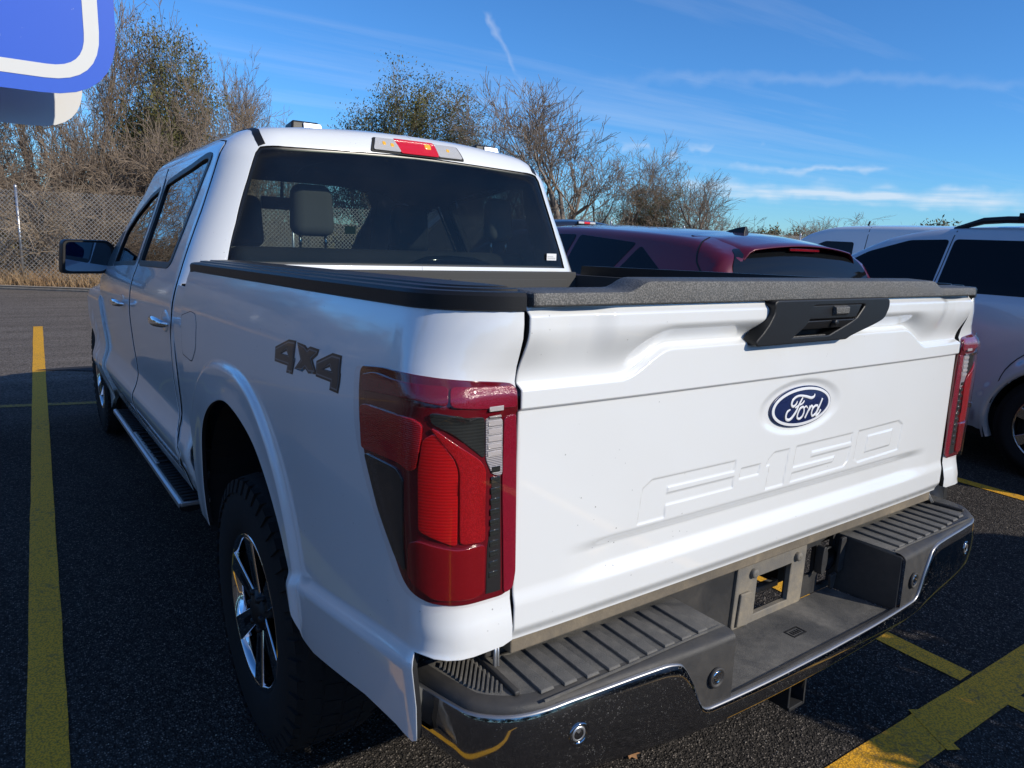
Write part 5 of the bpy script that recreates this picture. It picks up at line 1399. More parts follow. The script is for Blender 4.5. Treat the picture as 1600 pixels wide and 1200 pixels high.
# loose grit on the sunlit strip
def grit(n_, box, seed):
    r = np.random.default_rng(seed); P = np.stack([r.uniform(box[0], box[1], n_), r.uniform(box[2], box[3], n_)], 1); s = r.uniform(.0015, .0048, n_)**1.0; V = []; a = r.uniform(0, 6.28, n_)
    T = np.array([(1, 0, 0), (-.5, .87, 0), (-.5, -.87, 0), (.1, .05, .9)])
    c, sn = np.cos(a), np.sin(a); X = T[None, :, 0]*c[:, None]-T[None, :, 1]*sn[:, None]; Y = T[None, :, 0]*sn[:, None]+T[None, :, 1]*c[:, None]
    V = np.stack([P[:, :1]+X*s[:, None], P[:, 1:]+Y*s[:, None], np.broadcast_to(T[None, :, 2], X.shape)*s[:, None]+.0005], -1).reshape(-1, 3)
    b0 = np.arange(n_)[:, None]*4; F = np.concatenate([b0+np.array([[0, 1, 3]]), b0+np.array([[1, 2, 3]]), b0+np.array([[2, 0, 3]])])
    return tag(mk('loose_grit', V, F, M['grit'], None, smooth=False), kind='stuff')
m, n, b = shader('grit'); k = noise(n, 90, 2); n.links.new(mixrgb(n, ramp(n, k.outputs[0], .4, .6), (.10, .085, .07), (.38, .33, .27)), b.inputs['Base Color']); setp(b, rough=.9); M['grit'] = m
grit(2600, (-1.7, 3.6, -.4, 1.6), 5)

# ================================================================ chain link fence behind the lot
def wire_fence(A, B, h=1.95, sp=3.0, first=0.0):
    d = (B-A); L = np.linalg.norm(d); d /= L; nn = np.array([-d[1], d[0]])
    A = A+nn*.45
    root = empty('chain_link_fence', (A[0], A[1], -.06)); off = np.array([A[0], A[1], -.06]); Frame.off = off
    x = first; p0 = None
    while x < L:
        c = A+d*x
        if p0 is None:
            b = MB(); b.tube([(c[0], c[1], -.06), (c[0], c[1], h)], .027, 10); b.lathe([(.029, h-.03), (.029, h), (.001, h+.02)], (c[0], c[1], 0), 'z', 10); p0 = b.build('fence_post', M['steel'], root); c00 = c
        else:
            o = link('fence_post', p0.data, root); o.location = (c[0]-c00[0], c[1]-c00[1], 0)
        x += sp
    # wires: two families of slanted wires, each a flat-sided thread that bows to and fro
    s = .085; V = []; F = []; hh = h-.08; r = .0042
    for fam in (1, -1):
        k = 0; x0 = -hh
        while x0 < L+hh:
            xa, xb = x0, x0+hh*fam if False else x0+hh
            za, zb = (0.02, hh) if fam > 0 else (hh, .02)
            lo = max(0, -xa/(xb-xa)); hi = min(1, (L-xa)/(xb-xa))
            if hi > lo:
                a = np.array([*(A+d*(xa+(xb-xa)*lo)), za+(zb-za)*lo]); c = np.array([*(A+d*(xa+(xb-xa)*hi)), za+(zb-za)*hi])
                t = c-a; t /= np.linalg.norm(t); e1 = np.array([nn[0], nn[1], 0])*r; e2 = np.cross(t, [nn[0], nn[1], 0])*r; q = np.array([nn[0], nn[1], 0])*.003*fam
                bse = len(V); V += [a+q+e1, a+q-e1*.5+e2, a+q-e1*.5-e2, c+q+e1, c+q-e1*.5+e2, c+q-e1*.5-e2]
                F += [(bse, bse+1, bse+4, bse+3), (bse+1, bse+2, bse+5, bse+4), (bse+2, bse, bse+3, bse+5)]
            x0 += s
    w = mk('wire_mesh', V, F, M['wire'], root, smooth=False); w['kind'] = 'stuff'
    Frame.off = np.zeros(3); return root
M['wire'], _n, _b = shader('fence_wire'); setp(_b, base=(.42, .40, .37), rough=.55, metal=.4)
dl = (E1-E0)/np.linalg.norm(E1-E0)
# a post stands where x = -1.05
kk = (-1.05-(E0+np.array([-dl[1], dl[0]])*.45)[0])/dl[0]
tag(wire_fence(E0, E1, first=kk % 3.0), "galvanised chain link fence with round posts along the left lot edge", "fence")
tag(wire_fence(E1, E2, first=1.5), "chain link fence running behind the parked cars on the right", "fence")

# ================================================================ parking sign close by the camera
so = np.array([-1.56, .36, 0.]); sign = tag(empty('parking_sign', tuple(so)), "blue parking sign with white border above a white plate, at the top left corner", "sign"); Frame.off = so
M['signblue'], _n, _b = shader('sign_blue'); setp(_b, base=(.052, .130, .62), rough=.30, coat=.4, coatr=.1)
_k = noise(_n, 60, 5, .7); _n.links.new(mixrgb(_n, ramp(_n, _k.outputs[0], .70, .73), (.052, .130, .62), (.75, .75, .75)), _b.inputs['Base Color'])
M['signwhite'], _n, _b = shader('sign_white'); setp(_b, base=(.74, .73, .69), rough=.35)
def rr_rect(x0, x1, z0, z1, r): return rounded([(x0, z0), (x1, z0), (x1, z1), (x0, z1)], r, 8)
X0, X1, Z0, Z1 = -1.96, -1.331, 1.6885, 2.30
b = MB(); b.prism(rr_rect(X0, X1, Z0, Z1, .085), lambda x, z: (x, .2000, z), lambda x, z: (x, .2022, z)); pl = b.build('sign_panel', M['signblue'], sign, smooth=False)
XZs = Plane((0, .1994, 0), (1, 0, 0), (0, 0, 1))
patch('sign_border', rr_rect(X0+.0185, X1-.0185, Z0+.0175, Z1-.0175, .062), XZs, M['signwhite'], pl, holes=[rr_rect(X0+.035, X1-.035, Z0+.0335, Z1-.0335, .042)], step=.03, thick=0)
b = MB(); b.prism(rr_rect(-1.93, -1.359, 1.660, 1.80, .07), lambda x, z: (x, .3300, z), lambda x, z: (x, .3322, z)); b.build('lower_plate', M['signwhite'], sign, smooth=False)
b = MB(); b.box(-1.685, -1.635, .335, .385, 0, 2.35); b.build('sign_post', M['steel'], sign, smooth=False)
b = MB()
for z in (1.86, 2.2): b.box(-1.675, -1.645, .2025, .34, z, z+.03)
b.build('sign_bracket', M['steel'], sign, smooth=False)
Frame.off = np.zeros(3)
# ================================================================ the other vehicles
M['red'] = paint('dark_red_paint', (.105, .002, .008), .30, .15)
M['silver'] = paint('silver_paint', (.60, .61, .63), .30, .25)
M['vanwhite'] = paint('van_white_paint', (.72, .73, .74), .35)
M['darkpaint'] = paint('black_paint', (.012, .012, .016), .25)
M['alloy'] = m_chrome('alloy', (.42, .43, .45), .22)
def vehicle(name, label, cat, loc, L, xs, zr, paint_m, arches, side_win, rear_win=None, ws=None, wheel_r=.36, rz=0.0, crown=.06, rlean=.10, xo=None, trim='black', group=None, rc=.12, rr_=.06):
    root = tag(empty(name, loc, rz), label, cat, group); Frame.off = np.zeros(3)
    fx = pchip([p[0] for p in xs], [p[1] for p in xs]); fz = pchip([p[0] for p in zr], [p[1] for p in zr])
    def sdf(p):
        x, y, z = p[..., 0], p[..., 1], p[..., 2]
        w = 1-.05*np.abs((y-L/2)/(L/2))**4
        side = (np.abs(x)-fx(z)*w)*.96
        for (yw, r) in arches: side = side-.016*sstep(r+.085, r+.07, np.hypot(y-yw, z-wheel_r))
        ends = np.maximum((.06+rlean*np.clip(z-.8, 0, 2)-y), y-(L-.25*np.clip(z-.7, 0, .5)))
        e = .04; sl = (fz(y+e)-fz(y-e))/(2*e)
        roof = (z-fz(y)+crown*(x/.8)**2)/np.sqrt(1+sl*sl)
        return rmax(rmax(side, ends, rc), roof, rr_)
    C = Capsule(sdf, 1.0, .78, .9, .9, L-1.0, 2.2)
    Lu = L-2.0+.9*math.pi/2
    us = np.concatenate([np.linspace(-.9*math.pi/2+.002, 0, 34)[:-1], np.linspace(0, L-2, int((L-2)/.035)), np.linspace(L-2, Lu-.002, 30)[1:]])
    vs = np.concatenate([np.linspace(-.9*.50, .35, 24)[:-1], np.linspace(.35, .9*math.pi/2, 40)])
    U, Vv = np.meshgrid(us, vs, indexing='ij'); P = C.P(U, Vv); N = sdf_normal(sdf, P); n_, m_ = U.shape
    cen = (P[:-1, :-1]+P[1:, 1:]+P[1:, :-1]+P[:-1, 1:])/4
    keep = np.ones(cen.shape[:2], bool)
    for (yw, r) in arches: keep &= ~((np.hypot(cen[..., 1]-yw, cen[..., 2]-wheel_r) < r) & (cen[..., 0] < -.5))
    idx = np.arange(n_*m_).reshape(n_, m_)
    I, J = np.nonzero(keep); Fq = np.stack([idx[I, J], idx[I+1, J], idx[I+1, J+1], idx[I, J+1]], 1)
    PV = P.reshape(-1, 3); NV = N.reshape(-1, 3)
    a = np.cross(PV[Fq[:, 1]]-PV[Fq[:, 0]], PV[Fq[:, 3]]-PV[Fq[:, 0]]); fl = (a*NV[Fq[:, 0]]).sum(1) < 0; Fq[fl] = Fq[fl][:, ::-1]
    n0 = len(PV)
    body = mk('body', np.concatenate([PV, PV*[-1, 1, 1]]), [tuple(f) for f in Fq]+[tuple(n0+i for i in f[::-1]) for f in Fq], paint_m, root, normals=np.concatenate([NV, NV*[-1, 1, 1]]))
    SM = SideMap(sdf)
    for (yw, r) in arches:                     # arch lips, liners, wheels
        an = np.linspace(-.35, math.pi+.35, 40)
        yy = yw+(r+.035)*np.cos(an); zz = wheel_r+(r+.035)*np.sin(an); S0 = SM.P(yy, zz); S1 = SM.P(yw+(r-.008)*np.cos(an), wheel_r+(r-.008)*np.sin(an))
        S0[:, 0] -= .004; S1[:, 0] -= .010; S2 = S1.copy(); S2[:, 0] += .07
        lip = grid('arch_lip', np.stack([S0, S1, S2], 1), paint_m, root); mirrored(lip)
        b = MB(); k = len(an); w0 = float(fx(.7))
        V = [(x, yw+(r+.01)*math.cos(t), wheel_r+(r+.01)*math.sin(t)) for x in (-w0+.03, -.45) for t in an]; b.add(V, [(i, i+1, k+i+1, k+i) for i in range(k-1)]); b.box(-.47, -.45, yw-r, yw+r, .2, wheel_r+r)
        ln = b.build('wheel_liner', M['dark'], root, smooth=False); mirrored(ln)
        w = wheel('wheel', yw, -1, ('rubber', 'alloy'), wheel_r, .22, wheel_r*.66, (xo or float(fx(.5))-.02), root, lugs=False, nsp=7); wheel_copy(w, 0, True)
    for nm, poly, mat in side_win:
        pl_ = rounded(poly, .03, 4)
        pts = [C.inv(tuple(q)) for q in SM.P(np.array([p[0] for p in pl_]), np.array([p[1] for p in pl_]))]
        o = patch(nm, pts, C, mat, root, step=.06, off=.003, thick=.004); mirrored(o)
    if rear_win:
        RM = RearMap(sdf, 1.2); o = patch('rear_window', rounded(rear_win, .04, 4), RM, M['darkglass'], root, step=.05, off=.003, thick=.004)
    if ws:
        pts = [C.inv(tuple(q)) for q in [TopP(sdf, x, y) for x, y in ws]]
        patch('windshield', pts, C, M['darkglass'], root, step=.06, off=.003, thick=.004, both=True)
    b = MB(); b.box(-.80, .80, .35, L-.35, .22, .45); b.build('underbody', M['dark'], root, smooth=False)
    return root, sdf, C
def TopP(sdf, x, y):
    lo, hi = .78, 2.4
    for _ in range(34):
        m_ = (lo+hi)/2
        if sdf(np.array([x, y, m_])) < 0: lo = m_
        else: hi = m_
    return (x, y, lo)
def put(root, b, name, mat, **k): return b.build(name, mat, root, **k)

# dark red crossover in the next stall
xs_red = [(.25, .86), (.40, .92), (.62, .945), (.95, .95), (1.12, .94), (1.26, .90), (1.40, .82), (1.53, .735), (1.65, .66)]
red, sdf_r, C_r = vehicle("red_crossover", "dark red crossover with black roof fin and tinted windows, seen over the tailgate", "car", (2.72, 1.50, .015), 4.65, xs_red,
    [(0, 1.0), (.10, 1.16), (.20, 1.34), (.30, 1.49), (.46, 1.553), (.62, 1.588), (1.1, 1.615), (1.8, 1.628), (2.4, 1.60), (3.0, 1.40), (3.42, 1.12), (4.2, .99), (4.6, .80), (4.7, .7)], M['red'],
    [(.95, .40), (3.75, .40)],
    [("side_window", [(1.16, 1.27), (1.03, 1.50), (1.62, 1.535), (1.62, 1.265)], M['darkglass']), ("side_window", [(1.66, 1.265), (1.66, 1.536), (2.3, 1.52), (2.55, 1.46), (2.55, 1.22)], M['darkglass']), ("quarter_window", [(.62, 1.29), (.98, 1.485), (1.10, 1.275)], M['darkglass']),
     ("side_window", [(2.59, 1.22), (2.59, 1.45), (2.95, 1.34), (3.2, 1.2)], M['darkglass'])],
    rc=.075, rr_=.045, rlean=.34, rear_win=[(-.79, 1.14), (.79, 1.14), (.72, 1.38), (.62, 1.496), (-.62, 1.496), (-.72, 1.40)], ws=[(-.0005, 2.55), (-.50, 2.55), (-.62, 3.3), (-.0005, 3.38)], wheel_r=.36)
xx = np.linspace(-.60, .60, 31); rows = []
for x in xx:
    z0 = TopP(sdf_r, abs(x), .74)[2]; c = -.085*(x/.8)**2-.05*max(0, (abs(x)-.52)/.08)**2; e = .03*(abs(x)/.6)**3
    rows.append([(x, .74, z0-.012), (x, .70, z0+.002), (x, .52, (z0+1.556+c)/2+.003), (x, .36+e, 1.552+c), (x, .265+e, 1.538+c), (x, .258+e, 1.530+c), (x, .268+e, 1.528+c), (x, .42, 1.522+c)])
grid("roof_spoiler", np.array(rows), M['red'], red)
b = MB(); b.box(-.16, .16, .285, .30, 1.498, 1.518); put(red, b, "high_brake_lamp", M['l_deep'], bevel=.004)
b = MB(); V = []
prof = [(.72, 1.603), (.60, 1.655), (.55, 1.672), (.505, 1.674), (.49, 1.60)]
b.hexa([(-.02, .94, 1.60), (.02, .94, 1.60), (.035, .74, 1.590), (-.035, .74, 1.590), (-.006, .83, 1.633), (.006, .83, 1.633), (.009, .75, 1.646), (-.009, .75, 1.646)]); put(red, b, "roof_fin", M['black'], bevel=.006, segs=2)
def seam(root, C, sdf, pts3, w=.006, mat='gap'):
    q = [C.inv(p) for p in pts3]; c = catmull(q, 6); a = np.array(c); t = np.gradient(a, axis=0); t /= np.linalg.norm(t, axis=1, keepdims=True); nn = np.stack([-t[:, 1], t[:, 0]], 1)*w/2
    poly = [tuple(p) for p in a+nn]+[tuple(p) for p in (a-nn)[::-1]]
    o = patch('panel_seam', poly, C, M[mat], root, step=.05, off=.0015, thick=0); mirrored(o); return o
def sp(sdf, y, z):
    lo, hi = .2, 1.4
    for _ in range(34):
        m_ = (lo+hi)/2
        if sdf(np.array([-m_, y, z])) < 0: lo = m_
        else: hi = m_
    return (-lo, y, z)
seam(red, C_r, sdf_r, [(-.55, .60, 1.57), sp(sdf_r, .50, 1.45), sp(sdf_r, .42, 1.36), sp(sdf_r, .24, 1.20)], .008)
patch("tail_light", rounded([(-.86, .98), (-.50, .98), (-.50, 1.06), (-.84, 1.08)], .02, 4), RearMap(sdf_r, 1.2), M['l_deep'], red, step=.04, off=.004, thick=.004)
patch("tail_light", rounded([(.86, .98), (.50, .98), (.50, 1.06), (.84, 1.08)], .02, 4), RearMap(sdf_r, 1.2), M['l_deep'], red, step=.04, off=.004, thick=.004)

# big silver SUV two stalls over
xs_s = [(.25, .88), (.42, .945), (.70, .965), (1.0, .965), (1.2, .945), (1.28, .915), (1.45, .83), (1.62, .74), (1.72, .68), (1.85, .62)]
silver, sdf_s, C_s = vehicle("silver_suv", "big silver SUV with black roof rails and dark windows at the right edge", "suv", (5.285, -.29, 0), 5.0, xs_s,
    [(0, 1.05), (.10, 1.45), (.24, 1.70), (.45, 1.765), (.9, 1.785), (1.6, 1.79), (2.1, 1.765), (2.45, 1.70), (2.8, 1.53), (3.3, 1.24), (3.6, 1.16), (4.5, 1.06), (4.9, .90), (5.05, .8)], M['silver'],
    [(1.06, .43), (4.0, .43)],
    [("side_window", [(2.03, 1.265), (2.03, 1.650), (2.32, 1.635), (2.62, 1.53), (3.02, 1.27)], M['darkglass']), ("side_window", [(1.02, 1.275), (1.02, 1.660), (1.99, 1.654), (1.99, 1.265)], M['darkglass']), ("side_window", [(.32, 1.30), (.36, 1.64), (.98, 1.658), (.98, 1.277)], M['darkglass'])],
    rear_win=[(-.66, 1.15), (.66, 1.15), (.56, 1.60), (-.56, 1.60)], ws=[(-.0005, 2.35), (-.52, 2.35), (-.66, 3.2), (-.0005, 3.35)], wheel_r=.385, crown=.05)
for s in (-1, 1):
    b = MB(); b.tube([(s*.60, 2.06, 1.735), (s*.605, 1.86, 1.800), (s*.61, 1.70, 1.812), (s*.61, .62, 1.812), (s*.61, .45, 1.80), (s*.60, .30, 1.74)], [.016, .026, .026, .026, .024, .016], 8); put(silver, b, "roof_rail", M['black'])
for y in (1.58, .80):
    b = MB(); b.tube([(-.60, y, 1.835), (-.45, y, 1.862), (.45, y, 1.862), (.60, y, 1.835)], .018, 8, .6); b.box(-.64, -.57, y-.04, y+.04, 1.80, 1.86); b.box(.57, .64, y-.04, y+.04, 1.80, 1.86); put(silver, b, "cross_bar", M['black'])
seam(silver, C_s, sdf_s, [sp(sdf_s, 2.01, 1.72), sp(sdf_s, 2.01, 1.4), sp(sdf_s, 2.03, 1.0), sp(sdf_s, 2.0, .5)], .007)
seam(silver, C_s, sdf_s, [sp(sdf_s, 1.00, 1.72), sp(sdf_s, 1.0, 1.3), sp(sdf_s, 1.12, 1.05), sp(sdf_s, 1.38, .80), sp(sdf_s, 1.46, .5)], .007)
for y in (1.22, 2.22):
    x = sp(sdf_s, y, 1.115)[0]; b = MB(); b.tube([(x+.01, y-.11, 1.112), (x-.035, y-.07, 1.116), (x-.038, y+.07, 1.118), (x+.01, y+.11, 1.116)], .012, 8, .7); put(silver, b, "door_handle", M['chrome'])
b = MB(); x = sp(sdf_s, 1.8, .46)[0]; b.box(x-.008, x+.03, 1.58, 3.45, .435, .475); put(silver, b, "sill_trim", M['chrome'], bevel=.006)
b = MB(); b.box(-.97, -.80, 1.62, 3.4, .30, .335); put(silver, b, "running_board", M['black'], bevel=.01)

# white panel van beyond
xs_v = [(.25, .86), (.45, .91), (.9, .92), (1.2, .90), (1.5, .85), (1.75, .79), (1.9, .74)]
van, sdf_v, C_v = vehicle("white_van", "white panel van with a small front side window behind the silver SUV", "van", (7.86, 1.15, 0), 4.8, xs_v,
    [(0, 1.5), (.06, 1.75), (.2, 1.82), (.6, 1.85), (2.2, 1.86), (3.0, 1.84), (3.35, 1.76), (3.75, 1.46), (4.05, 1.18), (4.5, 1.02), (4.8, .8), (4.9, .7)], M['vanwhite'],
    [(.85, .40), (3.85, .40)], [("side_window", [(2.72, 1.24), (2.75, 1.62), (3.12, 1.62), (3.40, 1.50), (3.68, 1.24)], M['darkglass'])],
    rear_win=[(-.5, 1.2), (.5, 1.2), (.46, 1.6), (-.46, 1.6)], ws=[(-.0005, 3.28), (-.55, 3.28), (-.66, 4.0), (-.0005, 4.08)], wheel_r=.34, rlean=.03, crown=.05)
seam(van, C_v, sdf_v, [(-.52, 2.62, 1.82), sp(sdf_v, 2.60, 1.70), sp(sdf_v, 2.60, 1.2), sp(sdf_v, 2.60, .6)], .008)
b = MB(); b.tube([(-.1, 3.0, 1.84), (-.1, 2.98, 1.90)], .012, 6); put(van, b, "roof_antenna", M['black'])

# black pickup in the far row
xs_t = [(.3, .90), (.5, .96), (1.0, .97), (1.25, .95), (1.4, .90), (1.6, .82), (1.78, .74), (1.9, .68)]
tk, sdf_t, C_t = vehicle("black_pickup", "black pickup showing its lit-up high brake lamp above the red crossover roof", "pickup truck", (7.25, 7.3, 0), 5.7, xs_t,
    [(0, 1.2), (.05, 1.32), (.2, 1.34), (1.55, 1.34), (1.72, 1.60), (1.86, 1.78), (2.1, 1.815), (3.2, 1.81), (3.5, 1.74), (4.3, 1.2), (5.2, 1.1), (5.7, .8), (5.8, .7)], M['darkpaint'],
    [(1.1, .44), (4.7, .44)], [("side_window", [(1.95, 1.38), (2.0, 1.68), (2.9, 1.70), (2.9, 1.37)], M['darkglass']), ("side_window", [(2.95, 1.37), (2.95, 1.70), (3.3, 1.68), (3.95, 1.36)], M['darkglass'])], ws=[(-.0005, 3.5), (-.5, 3.5), (-.66, 4.2), (-.0005, 4.3)], wheel_r=.39, crown=.05)
tk['label'] = "black pickup with a clear and red high brake lamp, beyond the red crossover roof"
b = MB(); b.box(-.21, .21, 1.765, 1.80, 1.735, 1.785); hbl = put(tk, b, "high_brake_lamp", M['black'], bevel=.008)
b = MB(); b.box(-.20, -.07, 1.752, 1.766, 1.742, 1.780); b.build("clear_lens", M['l_clearbright'], hbl, bevel=.006)
b = MB(); b.box(.07, .20, 1.752, 1.766, 1.742, 1.780); b.build("clear_lens", M['l_clearbright'], hbl, bevel=.006)
b = MB(); b.box(-.068, .068, 1.750, 1.766, 1.741, 1.781); b.build("red_lens", M['l_redbright'], hbl, bevel=.006)

# guessed, unseen SUV behind the camera, placed to shade the ground at the right
def copy_thing(root, loc, rz, label, mat_swap=None):
    r = root.copy(); COL.objects.link(r); r.location = loc; r.rotation_euler = (0, 0, rz); r['label'] = label
    def rec(src, dst):
        for ch in src.children:
            c = ch.copy(); COL.objects.link(c); c.parent = dst; rec(ch, c)
    rec(root, r); return r
copy_thing(silver, (3.62, -1.84, 0), math.pi, "silver SUV added out of view behind the camera to shade the ground at the right")
# ================================================================ trees and dry growth
def m_bark(name, a, c):
    m, n, b = shader(name); k = noise(n, 3.0, 5, .65); n.links.new(mixrgb(n, ramp(n, k.outputs[0], .3, .7), a, c), b.inputs['Base Color']); setp(b, rough=.95, spec=.2); return m
M['bark'] = m_bark('grey_bark', (.15, .12, .10), (.34, .285, .23))
M['twig'] = m_bark('bare_twigs', (.17, .13, .10), (.34, .26, .19))
M['twigpale'] = m_bark('pale_brush_twigs', (.22, .17, .12), (.46, .36, .26))
def m_leaf(name, a, c):
    m, n, b = shader(name); k = noise(n, 1.3, 5, .7); k2 = noise(n, 17, 3, .6)
    col = mixrgb(n, ramp(n, k.outputs[0], .35, .68), a, c); col = mixrgb(n, ramp(n, k2.outputs[0], .45, .7, 0, .6), col, (.15, .12, .045)); n.links.new(col, b.inputs['Base Color']); setp(b, rough=.8, spec=.25)
    return m
M['olive'] = m_leaf('olive_leaves', (.095, .10, .032), (.17, .155, .058))
M['brush'] = m_leaf('brown_brush_leaves', (.12, .115, .045), (.24, .185, .095))

def rot_about(v, ax, a):
    c, s = math.cos(a), math.sin(a); d = ax[0]*v[0]+ax[1]*v[1]+ax[2]*v[2]
    cr = (ax[1]*v[2]-ax[2]*v[1], ax[2]*v[0]-ax[0]*v[2], ax[0]*v[1]-ax[1]*v[0])
    return tuple(v[i]*c+cr[i]*s+ax[i]*d*(1-c) for i in range(3))
def perp(v, rnd):
    while True:
        r = (rnd.gauss(0, 1), rnd.gauss(0, 1), rnd.gauss(0, 1)); d = sum(a*b for a, b in zip(r, v)); p = [r[i]-d*v[i] for i in range(3)]; l = math.sqrt(sum(x*x for x in p))
        if l > .1: return tuple(x/l for x in p)
def norm(v):
    l = math.sqrt(v[0]**2+v[1]**2+v[2]**2)+1e-9; return (v[0]/l, v[1]/l, v[2]/l)
def grow(seed, H, stems, lean, levels, kids, ratio=.62, wob=.16, up=.10, r0=.10, ang=(.45, .95), leaf_levels=(), leaf_n=0, minr=.0045, droop=0.0, wind=(0, 0)):
    """returns trunk segments, twig segments, leaf points"""
    rnd = random.Random(seed); S = [[], []]; LP = []
    def branch(p, d, L, r, lv):
        n = 5 if lv < 2 else (4 if lv < 4 else 3)
        st = L/n; pts = [(p, d, r)]
        for i in range(n):
            q = perp(d, rnd); w = wob*rnd.uniform(.3, 1.2)
            d = norm((d[0]+q[0]*w+wind[0]*.05*lv, d[1]+q[1]*w+wind[1]*.05*lv, d[2]+q[2]*w+up*(1 if lv < 3 else .35)-droop*lv*.03))
            p2 = (p[0]+d[0]*st, p[1]+d[1]*st, max(.05, p[2]+d[2]*st)); r2 = max(minr*.7, r*(1-.5*(i+1)/n))
            S[0 if lv < 2 else 1].append((p, p2, pts[-1][2], r2)); p = p2; pts.append((p, d, r2))
            if lv in leaf_levels: LP.append((p, d))
        if lv < levels:
            k = kids[lv] if lv < len(kids) else kids[-1]
            for j in range(k):
                t = rnd.uniform(.22, 1.0) if j else 1.0
                i = min(n, max(1, int(round(t*n)))); b_, dd, rr = pts[i]
                nd = rot_about(dd, perp(dd, rnd), rnd.uniform(*ang)*(1 if j else .5))
                branch(b_, nd, L*ratio*rnd.uniform(.7, 1.2), max(minr, rr*rnd.uniform(.50, .72)), lv+1)
    for s in range(stems):
        a = 2*math.pi*(s+rnd.uniform(-.3, .3))/max(1, stems); l = lean*rnd.uniform(.5, 1.2) if stems > 1 else lean*rnd.uniform(0, .5)
        branch((.12*math.cos(a)*(stems > 1), .12*math.sin(a)*(stems > 1), -.05), norm((math.sin(l)*math.cos(a), math.sin(l)*math.sin(a), math.cos(l))), H*rnd.uniform(.32, .42), r0*rnd.uniform(.7, 1.1), 0)
    return S[0], S[1], LP
def seg_mesh(name, segs, mat, sides=3):
    A = np.array([s[0] for s in segs]); B = np.array([s[1] for s in segs]); ra = np.array([s[2] for s in segs]); rb_ = np.array([s[3] for s in segs])
    d = B-A; d /= np.linalg.norm(d, axis=1, keepdims=True)+1e-9; ref = np.where(np.abs(d[:, 2:3]) < .9, [[0, 0, 1.]], [[1., 0, 0]]); e1 = np.cross(d, ref); e1 /= np.linalg.norm(e1, axis=1, keepdims=True); e2 = np.cross(d, e1)
    V = []; n = len(segs)
    for P, R in ((A, ra), (B, rb_)):
        for k in range(sides):
            a = 2*math.pi*k/sides; V.append(P+R[:, None]*(math.cos(a)*e1+math.sin(a)*e2))
    V = np.stack(V, 1).reshape(-1, 3); base = np.arange(n)[:, None]*2*sides; F = []
    for k in range(sides):
        k1 = (k+1) % sides; F.append(np.concatenate([base+k, base+k1, base+sides+k1, base+sides+k], 1))
    return fast_mesh(name, V, np.stack(F, 1).reshape(-1, 4), mat, True)
def fast_mesh(name, V, F, mat, smooth=False):
    me = bpy.data.meshes.new(name); V = np.ascontiguousarray(V, np.float32); F = np.ascontiguousarray(F, np.int32); k = F.shape[1]
    me.vertices.add(len(V)); me.vertices.foreach_set('co', V.ravel()); me.loops.add(F.size); me.loops.foreach_set('vertex_index', F.ravel())
    me.polygons.add(len(F)); me.polygons.foreach_set('loop_start', np.arange(0, F.size, k, dtype=np.int32)); me.polygons.foreach_set('loop_total', np.full(len(F), k, np.int32))
    me.update(calc_edges=True); me.validate(); me.materials.append(mat)
    if smooth: me.shade_smooth()
    return me
def leaf_mesh(name, LP, per, size, spread, mat, seed, stretch=2.2):
    r = np.random.default_rng(seed); C = np.repeat(np.array([p for p, d in LP]), per, 0); D = np.repeat(np.array([d for p, d in LP]), per, 0); n = len(C)
    C = C+r.normal(0, spread, (n, 3)); ax = D+r.normal(0, .6, (n, 3)); ax /= np.linalg.norm(ax, axis=1, keepdims=True); sd = np.cross(ax, r.normal(0, 1, (n, 3))); sd /= np.linalg.norm(sd, axis=1, keepdims=True)
    s = size*r.uniform(.5, 1.35, (n, 1)); a = C-ax*s*stretch*.5; b = C+ax*s*stretch*.5; m = C+sd*s*.42; q = C-sd*s*.42
    V = np.stack([a, m, b, q], 1).reshape(-1, 3); F = np.arange(n*4).reshape(-1, 4); return fast_mesh(name, V, F, mat)
KIND = {}
def tree_kind(key, leaf=None, twig='twig', **g):
    t, w, lp = grow(**g); KIND[key] = [('trunk', seg_mesh('trunk', t, M['bark'], 6)), ('crown', seg_mesh('crown', w, M[twig], 3))]
    if leaf and lp: KIND[key].append(('foliage', leaf_mesh('foliage', lp, mat=M[leaf[3]], per=leaf[0], size=leaf[1], spread=leaf[2], seed=g['seed'])))
SIZE = {}
def plant(key, name, x, y, rz, s, label, cat='tree', group=None, z=-.06):
    """s: a plain scale, or (top height, crown width) in metres"""
    r = tag(empty(name, (x, y, z), rz), label, cat, group)
    if isinstance(s, tuple):
        if key not in SIZE:
            co = np.concatenate([np.array([v.co[:] for v in me.vertices]) for nm, me in KIND[key]]); SIZE[key] = (co[:, 2].max(), np.percentile(np.hypot(co[:, 0], co[:, 1]), 97)*2)
        h, w = SIZE[key]; r.scale = (s[1]/w, s[1]/w, (s[0]+.06)/h)
    else: r.scale = (s, s, s)
    for nm, me in KIND[key]:
        o = link(nm, me, r)
        if nm in ('crown', 'foliage'): o['kind'] = 'stuff'
    return r
